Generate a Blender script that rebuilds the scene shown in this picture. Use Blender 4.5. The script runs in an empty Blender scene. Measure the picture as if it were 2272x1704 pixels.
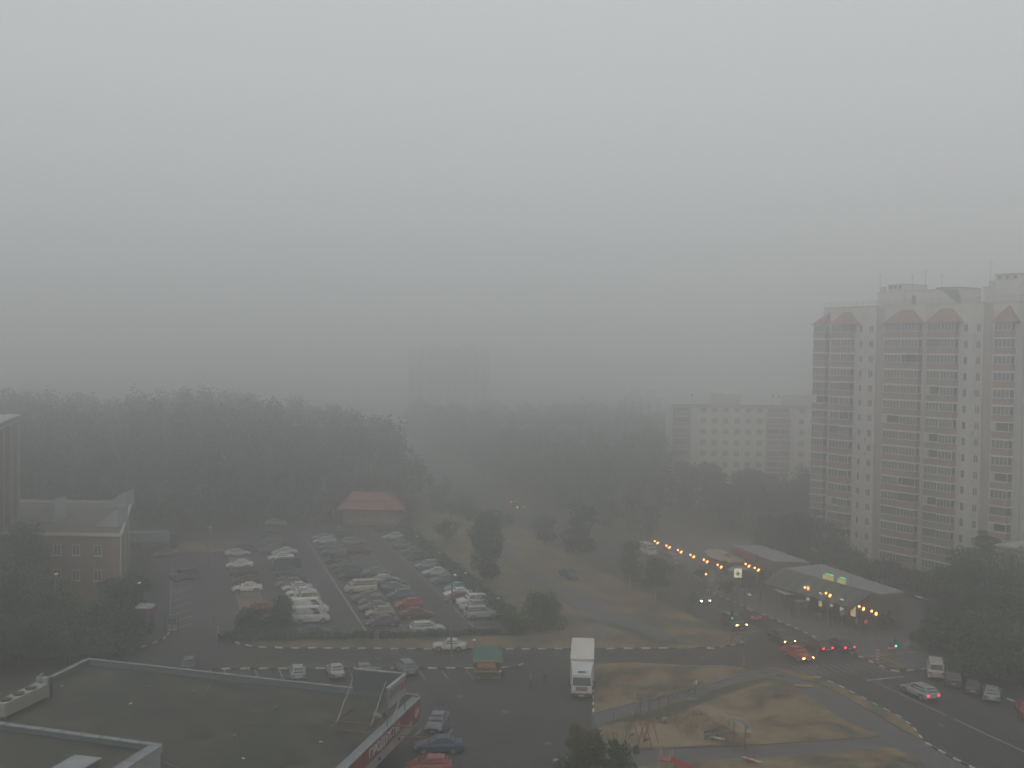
import bpy, bmesh, math, random
import numpy as np
from mathutils import Vector, Matrix

# ------------------------------------------------------------------ camera
FPX = 2450.0; CAM_H = 36.5; PITCH = math.atan(72/2450); ROLL = .014
R0 = Vector((1,0,0)); FW = Vector((0,math.cos(PITCH),-math.sin(PITCH))); U0 = Vector((0,math.sin(PITCH),math.cos(PITCH)))
RT = R0*math.cos(ROLL)+U0*math.sin(ROLL); UP = -R0*math.sin(ROLL)+U0*math.cos(ROLL)
scene = bpy.context.scene
col = scene.collection
cd = bpy.data.cameras.new('camera'); cam = bpy.data.objects.new('camera', cd); col.objects.link(cam)
cd.sensor_width = 36; cd.lens = 36*FPX/2272; cd.clip_start = .5; cd.clip_end = 6000
m = Matrix.Identity(4)
for i in range(3):
    m[i][0] = RT[i]; m[i][1] = UP[i]; m[i][2] = -FW[i]
m[2][3] = CAM_H
cam.matrix_world = m
scene.camera = cam

# ------------------------------------------------------------------ light
SUN_EL = math.radians(32); SUN_ROT = math.radians(200)
w = bpy.data.worlds.new('World'); scene.world = w; w.use_nodes = True
nt = w.node_tree; nt.nodes.clear()
out = nt.nodes.new('ShaderNodeOutputWorld'); bg = nt.nodes.new('ShaderNodeBackground')
sky = nt.nodes.new('ShaderNodeTexSky'); sky.sky_type = 'NISHITA'; sky.sun_disc = False
sky.sun_elevation = SUN_EL; sky.sun_rotation = SUN_ROT; sky.dust_density = 6.0; sky.air_density = 1.0
hs = nt.nodes.new('ShaderNodeHueSaturation'); hs.inputs['Saturation'].default_value = .06
mx = nt.nodes.new('ShaderNodeMix'); mx.data_type = 'RGBA'; mx.inputs['Factor'].default_value = .85
mx.inputs[7].default_value = (4.80, 4.92, 4.97, 1)     # even smoke-grey overcast over the clear-sky model
nt.links.new(sky.outputs[0], hs.inputs['Color']); nt.links.new(hs.outputs[0], mx.inputs[6])
# overcast brightness law: three times as bright overhead as at the horizon, smooth all round
tcw = nt.nodes.new('ShaderNodeTexCoord'); sp = nt.nodes.new('ShaderNodeSeparateXYZ'); mr = nt.nodes.new('ShaderNodeMapRange')
mr.inputs['From Min'].default_value = 0; mr.inputs['From Max'].default_value = 1; mr.inputs['To Min'].default_value = 1; mr.inputs["To Max"].default_value = 1.8
ml = nt.nodes.new('ShaderNodeMix'); ml.data_type = 'RGBA'; ml.blend_type = 'MULTIPLY'; ml.inputs[0].default_value = 1
nt.links.new(tcw.outputs['Generated'], sp.inputs[0]); nt.links.new(sp.outputs['Z'], mr.inputs['Value'])
nt.links.new(mx.outputs[2], ml.inputs[6]); nt.links.new(mr.outputs[0], ml.inputs[7])
nt.links.new(ml.outputs[2], bg.inputs['Color']); bg.inputs['Strength'].default_value = .10
nt.links.new(bg.outputs[0], out.inputs['Surface'])
sd = bpy.data.lights.new('sun', 'SUN'); sd.energy = .5; sd.angle = math.radians(40); sd.color = (1,.96,.9)
sun = bpy.data.objects.new('sun', sd); col.objects.link(sun)
az = SUN_ROT
sv = Vector((math.sin(az)*math.cos(SUN_EL), math.cos(az)*math.cos(SUN_EL), math.sin(SUN_EL)))
sun.rotation_euler = sv.to_track_quat('Z','Y').to_euler()
vs = scene.view_settings; vs.view_transform = 'Standard'; vs.look = 'None'; vs.gamma = 1; vs.use_curve_mapping = False
vs.exposure = -0.07
cy = scene.cycles; cy.max_bounces = 56; cy.diffuse_bounces = 2; cy.glossy_bounces = 2; cy.volume_bounces = 48
cy.transmission_bounces = 2; cy.transparent_max_bounces = 6; cy.use_denoising = True
cy.sample_clamp_indirect = 3
HAZE_DENSITY = .0058; HAZE_COLOR = (.989,.996,.995)

# ------------------------------------------------------------------ pixel <-> place
CAMP = Vector((0,0,CAM_H))
def ray(x, y): return FW*FPX + RT*(x-1136) + UP*(852-y)
def G(x, y, z=0.0):
    d = ray(x, y); return CAMP + d*((z-CAM_H)/d.z)
def G2(x, y, z=0.0):
    p = G(x, y, z); return (p.x, p.y)
DV = Vector((-.287,.958,0)); DU = Vector((.958,.287,0))     # street grid: along / across the avenue
def W(u, v, z=0.0): return DU*u + DV*v + Vector((0,0,z))
A_V = math.atan2(DV.y, DV.x); A_U = math.atan2(DU.y, DU.x)
R = random.Random(7)

# ------------------------------------------------------------------ materials
MAT = {}
def mat(name, c, rough=.8, c2=None, scale=3.0, bump=0.0, metal=0.0, spec=None, emit=None, estr=0.0, detail=4, objcol=False, coords='Object', contrast=(.35,.65), c3=None, scale3=.3, con3=(.45,.62)):
    if name in MAT: return MAT[name]
    M = bpy.data.materials.new(name); M.use_nodes = True; n = M.node_tree.nodes; l = M.node_tree.links
    b = n['Principled BSDF']; b.inputs['Base Color'].default_value = (*c,1); b.inputs['Roughness'].default_value = rough
    b.inputs['Metallic'].default_value = metal
    if spec is not None: b.inputs['Specular IOR Level'].default_value = spec
    if objcol:
        oi = n.new('ShaderNodeObjectInfo'); src = oi.outputs['Color']
        tc = n.new('ShaderNodeTexCoord'); nz = n.new('ShaderNodeTexNoise'); nz.inputs['Scale'].default_value = 1.3
        l.new(tc.outputs['Object'], nz.inputs['Vector'])
        mm = n.new('ShaderNodeMix'); mm.data_type = 'RGBA'; mm.blend_type = 'MULTIPLY'
        rr = n.new('ShaderNodeValToRGB'); rr.color_ramp.elements[0].color = (.78,.76,.72,1); rr.color_ramp.elements[1].color = (1,1,1,1)
        rr.color_ramp.elements[0].position=.35; rr.color_ramp.elements[1].position=.6
        l.new(nz.outputs['Fac'], rr.inputs[0]); mm.inputs[0].default_value = 1
        l.new(src, mm.inputs[6]); l.new(rr.outputs[0], mm.inputs[7]); l.new(mm.outputs[2], b.inputs['Base Color'])
    if c2 is not None:
        tc = n.new('ShaderNodeTexCoord'); nz = n.new('ShaderNodeTexNoise')
        nz.inputs['Scale'].default_value = scale; nz.inputs['Detail'].default_value = detail
        rp = n.new('ShaderNodeValToRGB'); rp.color_ramp.elements[0].position = contrast[0]; rp.color_ramp.elements[1].position = contrast[1]
        rp.color_ramp.elements[0].color = (*c,1); rp.color_ramp.elements[1].color = (*c2,1)
        l.new(tc.outputs[coords], nz.inputs['Vector']); l.new(nz.outputs['Fac'], rp.inputs[0])
        src = rp.outputs[0]
        if c3 is not None:
            n3 = n.new('ShaderNodeTexNoise'); n3.inputs['Scale'].default_value = scale3; n3.inputs['Detail'].default_value = 6; n3.inputs['Roughness'].default_value = .65
            r3 = n.new('ShaderNodeValToRGB'); r3.color_ramp.elements[0].position = con3[0]; r3.color_ramp.elements[1].position = con3[1]
            l.new(tc.outputs[coords], n3.inputs['Vector']); l.new(n3.outputs['Fac'], r3.inputs[0])
            m3 = n.new('ShaderNodeMix'); m3.data_type = 'RGBA'; l.new(r3.outputs[0], m3.inputs[0]); l.new(src, m3.inputs[6]); m3.inputs[7].default_value = (*c3,1)
            src = m3.outputs[2]
        l.new(src, b.inputs['Base Color'])
        if bump:
            bp = n.new('ShaderNodeBump'); bp.inputs['Strength'].default_value = bump; bp.inputs['Distance'].default_value = .05
            l.new(nz.outputs['Fac'], bp.inputs['Height']); l.new(bp.outputs[0], b.inputs['Normal'])
    if emit is not None:
        b.inputs['Emission Color'].default_value = (*emit,1); b.inputs['Emission Strength'].default_value = estr
    MAT[name] = M; return M
def leafmat(name, a, b_):
    if name in MAT: return MAT[name]
    M = mat(name, a, .75, c2=b_, scale=.35, detail=3, coords='Object', contrast=(.4,.6), c3=tuple((x+y)*.28 for x,y in zip(a,b_)), scale3=2.2, con3=(.45,.7))
    return M

asphalt = mat('asphalt', (.034,.033,.035), .85, c2=(.052,.050,.047), scale=.25, coords='Object', c3=(.036,.034,.032), scale3=6)
lot_asphalt = mat('lot_asphalt', (.048,.046,.046), .85, c2=(.066,.062,.058), scale=.3, c3=(.040,.038,.037), scale3=2)
asphalt_d = mat('asphalt_dark', (.022,.023,.025), .8, c2=(.034,.034,.034), scale=.3, c3=(.038,.036,.034), scale3=4)
paving = mat('paving', (.086,.086,.092), .85, c2=(.105,.103,.106), scale=.4, c3=(.07,.07,.073), scale3=3)
drygrass = mat('dry_grass', (.205,.150,.080), .95, c2=(.046,.056,.038), scale=.22, detail=12, c3=(.15,.10,.055), scale3=.8, bump=.4, contrast=(.47,.58), con3=(.44,.62))
vergegrass = mat('verge_grass', (.20,.138,.072), .95, c2=(.05,.058,.036), scale=.13, detail=12, c3=(.135,.098,.054), scale3=.7, contrast=(.42,.56), con3=(.42,.62))
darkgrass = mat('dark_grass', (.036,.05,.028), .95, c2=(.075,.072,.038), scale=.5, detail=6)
sand = mat('sand', (.27,.20,.125), .95, c2=(.19,.14,.09), scale=.6, detail=6)
soil = mat('soil', (.040,.042,.024), .95, c2=(.07,.06,.036), scale=.2, detail=6)
white_p = mat('white_paint', (.56,.55,.52), .7, c2=(.33,.325,.31), scale=2.2)
line_p = mat('line_paint', (.44,.42,.40), .8, c2=(.20,.19,.18), scale=1.3, detail=6)
black_p = mat('black_paint', (.018,.018,.018), .7, c2=(.035,.035,.034), scale=2)
yellow_p = mat('yellow_paint', (.35,.22,.05), .75, c2=(.22,.15,.05), scale=2)
red_p = mat('red_paint', (.30,.03,.02), .5, c2=(.22,.03,.022), scale=2)
metal_g = mat('grey_metal', (.17,.18,.19), .5, c2=(.12,.125,.13), scale=1.5, metal=.3)
metal_l = mat('light_metal', (.33,.34,.35), .5, c2=(.22,.225,.23), scale=1.2, metal=.2)
rust = mat('rusty_steel', (.16,.075,.045), .8, c2=(.09,.055,.04), scale=3)
glass = mat('glass', (.012,.014,.016), .12, spec=.35)
glass_b = mat('house_glass', (.03,.038,.044), .15, spec=.6, c2=(.12,.13,.13), scale=.25, coords='Object')
rubber = mat('rubber', (.012,.012,.012), .85)
paint = mat('car_paint', (.5,.5,.5), .3, objcol=True, spec=.5)
bark = mat('bark', (.05,.05,.04), .95, c2=(.03,.026,.022), scale=3)
birch = mat('birch_bark', (.36,.35,.32), .9, c2=(.06,.055,.05), scale=2.5)
leafA = leafmat('leaves_dark', (.026,.052,.026), (.055,.088,.038))
leafB = leafmat('leaves_olive', (.046,.056,.022), (.078,.080,.034))
leafF = leafmat('leaves_forest', (.020,.038,.028), (.034,.055,.036))
roofing = mat('roofing_felt', (.036,.039,.028), .9, c2=(.060,.054,.038), scale=.18, detail=6, c3=(.020,.024,.018), scale3=.35, con3=(.52,.66), bump=.2)
brick_l = mat('brick_tan', (.23,.155,.11), .9, c2=(.19,.13,.095), scale=1.2)
brick_r = mat('brick_red', (.27,.175,.15), .85, c2=(.22,.15,.13), scale=.8)
panel_w = mat('panel_cream', (.50,.48,.45), .85, c2=(.42,.40,.375), scale=.35, detail=6)
panel_g = mat('panel_grey', (.42,.41,.39), .9, c2=(.36,.35,.335), scale=.3)
head_on = mat('lamp_warm', (1,.8,.5), .4, emit=(1,.62,.20), estr=16)
head_cool = mat('lamp_cool', (1,1,1), .4, emit=(.9,.95,1), estr=30)
tail_on = mat('lamp_red', (.6,.02,.02), .4, emit=(1,.05,.05), estr=3.2)
tail_dim = mat('lamp_red_dim', (.5,.02,.02), .4, emit=(1,.05,.06), estr=.9)
globe_on = mat('globe_orange', (1,.7,.3), .4, emit=(1,.36,.08), estr=6.5)
green_on = mat('lamp_green', (.02,.6,.4), .4, emit=(.05,1,.62), estr=4)
red_dot = mat('signal_red', (.6,.02,.02), .4, emit=(1,.06,.06), estr=1.0)
lamp_white = mat('lamp_glass_white', (.62,.62,.6), .4)

# ------------------------------------------------------------------ mesh builder
class MB:
    def __init__(s): s.v=[]; s.f=[]; s.mi=[]; s.cur=0
    def quad(s, pts, mi=None):
        k=len(s.v); s.v += [tuple(p) for p in pts]; s.f.append(tuple(range(k,k+len(pts)))); s.mi.append(s.cur if mi is None else mi)
        return s
    def box(s, x0,x1,y0,y1,z0,z1, rot=0, org=(0,0), mi=None):
        c,sn = math.cos(rot), math.sin(rot); k=len(s.v); mi = s.cur if mi is None else mi
        for z in (z0,z1):
            for x,y in ((x0,y0),(x1,y0),(x1,y1),(x0,y1)):
                s.v.append((org[0]+x*c-y*sn, org[1]+x*sn+y*c, z))
        for q in ((3,2,1,0),(4,5,6,7),(0,1,5,4),(1,2,6,5),(2,3,7,6),(3,0,4,7)):
            s.f.append(tuple(k+i for i in q)); s.mi.append(mi)
        return s
    def prism(s, poly, z0, z1, mi=None, bottom=True):
        a = sum(poly[i][0]*poly[(i+1)%len(poly)][1]-poly[(i+1)%len(poly)][0]*poly[i][1] for i in range(len(poly)))
        if a<0: poly = poly[::-1]
        n=len(poly); k=len(s.v); mi = s.cur if mi is None else mi
        s.v += [(p[0],p[1],z0) for p in poly]+[(p[0],p[1],z1) for p in poly]
        s.f.append(tuple(k+n+i for i in range(n))); s.mi.append(mi)
        if bottom: s.f.append(tuple(k+n-1-i for i in range(n))); s.mi.append(mi)
        for i in range(n):
            j=(i+1)%n; s.f.append((k+i,k+j,k+n+j,k+n+i)); s.mi.append(mi)
        return s
    def cyl(s, p0, p1, r0, r1=None, n=8, mi=None):
        r1 = r0 if r1 is None else r1; p0=Vector(p0); p1=Vector(p1); d=(p1-p0).normalized()
        a = d.orthogonal().normalized(); b=d.cross(a); k=len(s.v); mi = s.cur if mi is None else mi
        for p,r in ((p0,r0),(p1,r1)):
            for i in range(n):
                t=2*math.pi*i/n; s.v.append(tuple(p+(a*math.cos(t)+b*math.sin(t))*r))
        for i in range(n):
            j=(i+1)%n; s.f.append((k+i,k+j,k+n+j,k+n+i)); s.mi.append(mi)
        s.f.append(tuple(k+n-1-i for i in range(n))); s.f.append(tuple(k+n+i for i in range(n))); s.mi += [mi,mi]
        return s
    def tube(s, pts, r, n=6, mi=None):
        for a,b in zip(pts,pts[1:]): s.cyl(a,b,r,r,n,mi)
        return s
    def sphere(s, c, r, seg=10, rings=6, mi=None, sq=(1,1,1)):
        k=len(s.v); mi = s.cur if mi is None else mi
        s.v.append((c[0],c[1],c[2]+r*sq[2]))
        for i in range(1,rings):
            ph=math.pi*i/rings
            for j in range(seg):
                t=2*math.pi*j/seg; s.v.append((c[0]+r*sq[0]*math.sin(ph)*math.cos(t),c[1]+r*sq[1]*math.sin(ph)*math.sin(t),c[2]+r*sq[2]*math.cos(ph)))
        s.v.append((c[0],c[1],c[2]-r*sq[2])); last=len(s.v)-1
        for j in range(seg):
            s.f.append((k,k+1+j,k+1+(j+1)%seg)); s.mi.append(mi)
            b0=k+1+(rings-2)*seg; s.f.append((last,b0+(j+1)%seg,b0+j)); s.mi.append(mi)
        for i in range(rings-2):
            for j in range(seg):
                a=k+1+i*seg; s.f.append((a+j,a+seg+j,a+seg+(j+1)%seg,a+(j+1)%seg)); s.mi.append(mi)
        return s
    def mesh(s, name, mats, smooth=False):
        me = bpy.data.meshes.new(name); me.from_pydata(s.v,[],s.f)
        for mm in (mats if isinstance(mats,(list,tuple)) else [mats]): me.materials.append(mm)
        me.polygons.foreach_set('material_index', s.mi)
        if smooth: me.polygons.foreach_set('use_smooth',[True]*len(s.f))
        me.update(); return me
    def build(s, name, mats, parent=None, smooth=False, loc=None, rot=None):
        return link(name, s.mesh(name, mats, smooth), parent, loc, rot)
def link(name, me, parent=None, loc=None, rot=None):
    o = bpy.data.objects.new(name, me); col.objects.link(o)
    if parent is not None: o.parent = parent
    if loc is not None: o.location = loc
    if rot is not None: o.rotation_euler = rot if isinstance(rot,(tuple,list)) else (0,0,rot)
    return o
def tag(o, label=None, cat=None, group=None, kind=None):
    if label: o['label']=label
    if cat: o['category']=cat
    if group: o['group']=group
    if kind: o['kind']=kind
    return o
def thing(name, loc, rot=0, label=None, cat=None, group=None, kind=None):
    o = bpy.data.objects.new(name, None); o.empty_display_size=.5; col.objects.link(o)
    o.location = loc; o.rotation_euler=(0,0,rot); return tag(o,label,cat,group,kind)
CH = {}
def kids(o): return [c for c in list(bpy.data.objects) if c.parent is o]
def sheet(name, pts_px, z, material, thick=0.0, world=False):
    poly = pts_px if world else [G2(*p) for p in pts_px]
    mb = MB()
    mb.prism(poly, z-max(thick,.002), z, bottom=False)
    o = mb.build(name, material); tag(o, kind='structure')
    me = o.data
    bm = bmesh.new(); bm.from_mesh(me); bmesh.ops.triangulate(bm, faces=[f for f in bm.faces if len(f.verts)>4]); bm.to_mesh(me); bm.free()
    return o
def text_mesh(name, txt, size, depth=.02, material=None):
    cu = bpy.data.curves.new(name,'FONT'); cu.body=txt; cu.size=size; cu.extrude=depth; cu.align_x='CENTER'; cu.align_y='CENTER'; cu.resolution_u=3
    o = bpy.data.objects.new(name,cu); col.objects.link(o)
    dg = bpy.context.evaluated_depsgraph_get(); me = bpy.data.meshes.new_from_object(o.evaluated_get(dg))
    col.objects.unlink(o); bpy.data.objects.remove(o)
    me.materials.clear(); me.materials.append(material); return me

# ------------------------------------------------------------------ ground
S = 2000
gm = MB(); gm.quad([(-S,-S,-.06),(S,-S,-.06),(S,S,-.06),(-S,S,-.06)])
tag(gm.build('ground', soil), kind='structure')
# asphalt: shop yard, street, car park and avenue
yard = [W(-6,60),W(100,60),W(100,150),W(79,150),W(79,420),W(68,420),W(68,133),W(43,140),W(42.5,218),W(20,226),W(-16,226),W(-16,128),W(-40,125),W(-60,90)]
sheet('yard_asphalt', [(p.x,p.y) for p in yard], 0.0, asphalt, world=True)
sheet('avenue_road', [(p.x,p.y) for p in (W(68.4,60),W(79,60),W(79,420),W(68.4,420))], .005, asphalt_d, world=True)
lot = [W(-1.2,139),W(41,133.5),W(41,216),W(-1.2,222)]
sheet('parking_lot_surface', [(p.x,p.y) for p in lot], .005, lot_asphalt, world=True)
# pavement by the market
pv = [W(79.15,150),W(96,150),W(96,218),W(79.15,218)]
sheet('market_pavement', [G2(1570,1304),G2(1640,1340),G2(1812,1414),G2(1900,1450),G2(1975,1484),G2(2000,1486),G2(2060,1480),G2(2120,1440),G2(2100,1300),G2(1900,1240),G2(1600,1190),G2(1420,1190)], .10, paving, thick=.14, world=True)

K = .12   # lawn height above asphalt
lawn1 = [(498,1415),(515,1424),(541,1432),(580,1437),(640,1439),(800,1440),(1000,1441),(1250,1440.5),(1300,1440.5),(1420,1440),(1505,1439),(1548,1437),(1580,1439),(1602,1435),(1632,1430),(1648,1424),(1640,1417),(1600,1400),(1550,1375),(1473,1338),(1400,1300),(1290,1246),(1200,1197),(1150,1167),(1100,1150),(1060,1145),(960,1140),(915,1175),(985,1228),(1060,1290),(1120,1345),(1175,1398),(1170,1412),(900,1413),(640,1413),(540,1412)]
sheet('verge_lawn', lawn1, K, vergegrass, thick=K+.03)
# the diagonal footpaths across the lawn
pth = [(1095,1208),(1119,1239),(1216,1303),(1284,1350),(1328,1376),(1292,1436),(1319,1436),(1351,1381),(1420,1403),(1470,1425),(1505,1420),(1425,1382),(1350,1350),(1251,1299),(1149,1239),(1120,1205)]
sheet('path_edge_grass', [(1088,1210),(1112,1242),(1209,1309),(1278,1356),(1286,1360),(1284,1350),(1216,1303),(1119,1239),(1095,1208)], K+.006, darkgrass)  # flat strip of darker grass edging the path on its left
sheet('path_edge_grass', [(1340,1379),(1336,1388),(1410,1412),(1462,1432),(1540,1432),(1502,1421),(1470,1426),(1420,1403),(1351,1381)], K+.006, darkgrass)  # same flat darker grass along the lower side of the branch
sheet('diagonal_footpath', pth, K+.012, paving)
lawnA = [(1317,1476),(1398,1472),(1561,1480),(1642,1483),(1672,1490),(1540,1528),(1430,1555),(1317,1583)]
sheet('truckside_lawn', lawnA, K, drygrass, thick=K+.03)
# footpaths round the playground
sheet('footpath', [(1317,1579),(1430,1555),(1540,1528),(1672,1490),(1700,1483),(1830,1520),(1900,1556),(1962,1595),(2052,1649),(2090,1670),(2160,1712),(2100,1760),(1900,1760),(1320,1760),(1313,1700),(1313,1620)], .03, paving, thick=.05)
sheet('lawn_edge_grass', [(1340,1606),(1394,1592),(1450,1576),(1492,1564),(1545,1546),(1622,1522),(1706,1505),(1762,1516),(1762,1524),(1706,1513),(1630,1536),(1560,1562),(1500,1584),(1400,1606)], K+.006, darkgrass)  # darker grass and soil strip along the playground lawn's far edge
lawnB = [(1331,1612),(1394,1597),(1450,1581),(1492,1569),(1545,1551),(1622,1527),(1706,1509),(1757,1519),(1780,1540),(1830,1572),(1889,1609),(1954,1634),(1900,1640),(1791,1647),(1720,1652),(1650,1656),(1580,1658),(1503,1662),(1394,1666),(1325,1668)]
sheet('playground_lawn', lawnB, K, drygrass, thick=K+.03)
sheet('play_sand', [(1395,1622),(1440,1607),(1480,1608),(1530,1614),(1580,1630),(1610,1648),(1600,1655),(1503,1659),(1400,1662),(1362,1650),(1370,1632)], K+.012, sand)
sheet('trodden_patch', [(1540,1570),(1580,1566),(1620,1592),(1660,1612),(1680,1632),(1640,1630),(1590,1604)], K+.012, sand)
lawnC = [(1400,1704),(1506,1694),(1620,1686.5),(1678,1684),(1740,1680),(1847,1672),(1954,1662),(1984,1661),(2030,1684),(2060,1704),(2110,1740),(1400,1760)]
sheet('front_lawn', lawnC, K, drygrass, thick=K+.03)
verge = [(1700,1480),(1757,1500),(1833,1526),(1880,1549),(1959,1595),(2052,1650),(2040,1635),(2029,1620),(2016,1606),(1998,1593),(1973,1580),(1895,1540),(1860,1520),(1800,1497),(1760,1490)]
sheet('avenue_verge', verge, K, drygrass, thick=K+.03)
# kerb-side strip between yard slots and street
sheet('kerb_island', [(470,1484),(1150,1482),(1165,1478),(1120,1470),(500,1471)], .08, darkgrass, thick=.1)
# planted island inside the car park
isl = [W(8.0,150),W(11.2,149),W(11.2,212),W(-1,214),W(-1,203),W(8,203)]
sheet('parking_island_grass', [(p.x,p.y) for p in isl], .10, drygrass, thick=.13, world=True)
# earth in front of the far brick house and under the shrubs
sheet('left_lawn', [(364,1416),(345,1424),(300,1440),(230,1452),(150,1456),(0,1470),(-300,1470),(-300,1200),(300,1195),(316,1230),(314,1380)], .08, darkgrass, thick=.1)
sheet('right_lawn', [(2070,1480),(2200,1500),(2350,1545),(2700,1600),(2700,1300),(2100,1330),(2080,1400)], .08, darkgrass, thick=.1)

# kerbs of alternating black and white stones
stoneW = MB().box(-.5,.5,-.08,.08,0,.16).mesh('kerb_stone', white_p)
stoneB = MB().box(-.5,.5,-.08,.08,0,.16).mesh('kerb_stone', black_p)
stoneG = MB().box(-.5,.5,-.08,.08,0,.16).mesh('kerb_stone', mat('kerb_concrete',(.2,.195,.19),.9,c2=(.14,.135,.13),scale=2))
stoneY = MB().box(-.5,.5,-.08,.08,0,.16).mesh('kerb_stone', yellow_p)
def kerb(name, pts, pitch=1.0, meshes=(None,None), z=0.0, world=False):
    root = thing(name, (0,0,0), kind='structure')
    P = [Vector((*q,0)) for q in pts] if world else [G(*q) for q in pts]
    seg=[]; 
    for a,b in zip(P,P[1:]): seg.append(((b-a).length,a,b))
    L = sum(s[0] for s in seg); n = max(1,int(L/pitch)); st=L/n
    for i in range(n):
        s=(i+.5)*st
        for l,a,b in seg:
            if s<=l: break
            s-=l
        d=(b-a).normalized(); p=a+d*s
        me = meshes[i%2]
        o=link('kerb_stone', me, root, (p.x,p.y,z+R.uniform(-.012,.012)), math.atan2(d.y,d.x)+R.uniform(-.01,.01)); o.scale=(st*.99,1,1)
    return root
BW=(stoneB,stoneW); GG=(stoneG,stoneG)
kerb('street_kerb_north', lawn1[:9][:2]+lawn1[2:9]+[(1300,1441)], 1.0, BW)
kerb('street_kerb_east', [(1325,1440.5),(1420,1440),(1501,1439)], 1.0, BW)
kerb('corner_kerb_yellow', [(1501,1439.5),(1548,1437.5)], 1.3, (stoneY,stoneY))
kerb('corner_kerb', [(1552,1438),(1580,1440),(1602,1436),(1632,1431),(1650,1425)], .9, BW)
kerb('street_kerb_south', [(470,1485),(600,1484.5),(900,1484),(1040,1484),(1110,1483),(1150,1479),(1160,1474)], 1.05, BW)
kerb('truck_kerb', [(1316.5,1476),(1316.5,1530),(1316,1583)], 1.05, BW)
kerb('truck_kerb_lower', [(1314,1622),(1313.5,1668)], 1.05, BW)
kerb('west_lot_kerb', [(382,1250),(379,1320),(376,1395),(374,1407),(364,1418),(345,1426),(300,1441),(250,1450),(200,1455)], 1.0, BW)
kerb('lawn_a_kerb', [(1404,1473),(1561,1480.5),(1600,1482)], 1.0, GG)
kerb('lawn_a_kerb_yellow', [(1568,1479),(1590,1480),(1612,1481.5),(1634,1482)], 1.0, (stoneG,stoneY))
kerb('corner_kerb_south', [(1640,1483),(1668,1489),(1700,1495),(1740,1502)], .8, (stoneY,stoneB))
kerb('avenue_kerb_west', [(1790,1497),(1850,1517),(1895,1540),(1973,1580.5),(1998,1593.5),(2016,1607),(2030,1621),(2041,1636),(2056,1651),(2083,1667),(2113,1683),(2145,1698),(2200,1730)], 1.0, BW)
kerb('avenue_kerb_east', [(1562,1307),(1607,1327),(1689,1363),(1768,1396),(1812,1415),(1895,1453),(1962,1482),(1979,1489),(1996,1491),(2027,1487.5),(2058,1484)], 1.0, BW)
kerb('side_street_kerb', [(2190,1532),(2226,1548),(2262,1563),(2330,1595)], 1.0, BW)
kerb('island_kerb', [(W(8,150).x,W(8,150).y),(W(8,203).x,W(8,203).y)], 1.0, BW, world=True)
kerb('island_kerb_east', [(W(11.2,149).x,W(11.2,149).y),(W(11.2,212).x,W(11.2,212).y)], 1.0, BW, world=True)
kerb('footpath_kerb', [(1317,1583),(1430,1555),(1540,1528),(1672,1490)], 1.2, GG, z=-.02)

# painted lines (each one a sheet a few mm above the asphalt)
lines = thing('parking_lines', (0,0,0), kind='structure')
def pline(a, b, wd=.15, z=.012, m_=line_p, parent=lines, name='painted_line'):
    a=Vector(a); b=Vector(b); d=(b-a); L=d.length; ang=math.atan2(d.y,d.x)
    mb=MB(); mb.quad([(0,-wd/2,0),(L,-wd/2,0),(L,wd/2,0),(0,wd/2,0)])
    return mb.build(name, m_, parent, loc=(a.x,a.y,z), rot=ang)
for u,v0,v1 in ((23.1,137.5,217),(28.1,137.5,150),(28.1,178,200),(32.6,136.5,150),(32.6,163,205),(37.2,136,214)):
    pline(W(u,v0), W(u,v1), .16)
for k in range(12):
    v=140+2.6*k
    if k in (0,1,2): pline(W(23.3,v+.6),W(28,v+.6)); pline(W(28.3,v+.3),W(32.5,v+.3))
for v in (150,152.6,155.2,157.8): pline(W(2.6,v),W(7.8,v))
for v in (139,141.6,144.2,146.8): pline(W(37.4,v-2),W(40.8,v-2))
for v in (160,171,176,181,186,192): pline(W(28.3,v),W(32.4,v)) if v>170 else None
for y in (1298,1304,1319,1334.8,1350,1366,1383):   # herringbone slots along the west kerb
    pline(G(383-(y-1298)*.02,y+15),G(428,y),.26)
for (a,b) in (((565,1487),(573,1501)),((620,1487),(629,1509)),((775,1488),(785,1508)),((928,1486),(945,1509)),((980,1488),(996,1509)),((1032,1484),(1051,1508)),((497,1486),(500,1496)),((470,1486),(452,1497))):
    pline(G(*a),G(*b),.12)
for (a,b) in (((946,1607),(917,1636)),((930,1676),(906,1701)),((1034,1652),(1065,1655)),((1010,1606),(990,1640))): pline(G(*a),G(*b),.12)
stop = thing('avenue_markings', (0,0,0), kind='structure')
pline(G(1622,1406),G(1687,1400),.35,parent=stop); pline(G(1923,1510),G(2003,1501),.3,parent=stop)
for k in range(8):   # broken lane line, then solid towards the viewer
    pline(W(73.8,122+k*9),W(73.8,126+k*9),.13,parent=stop)
pline(G(1938,1512),G(2272,1668),.13,parent=stop)
pline(G(1795,1408),G(1822,1424),.25,parent=stop); pline(G(1803,1405),G(1850,1420),.25,parent=stop)
zeb_p = mat('worn_stripe',(.20,.195,.19),.8,c2=(.06,.06,.06),scale=1.6,detail=8,contrast=(.4,.62))
zeb = thing('zebra_crossing', (0,0,0), kind='structure')
for k in range(11):
    u=68.9+k*.98; pline(W(u,109.2-(u-69)*.05),W(u,113.6-(u-69)*.05),.34,parent=zeb,m_=zeb_p,name='zebra_stripe')
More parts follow.
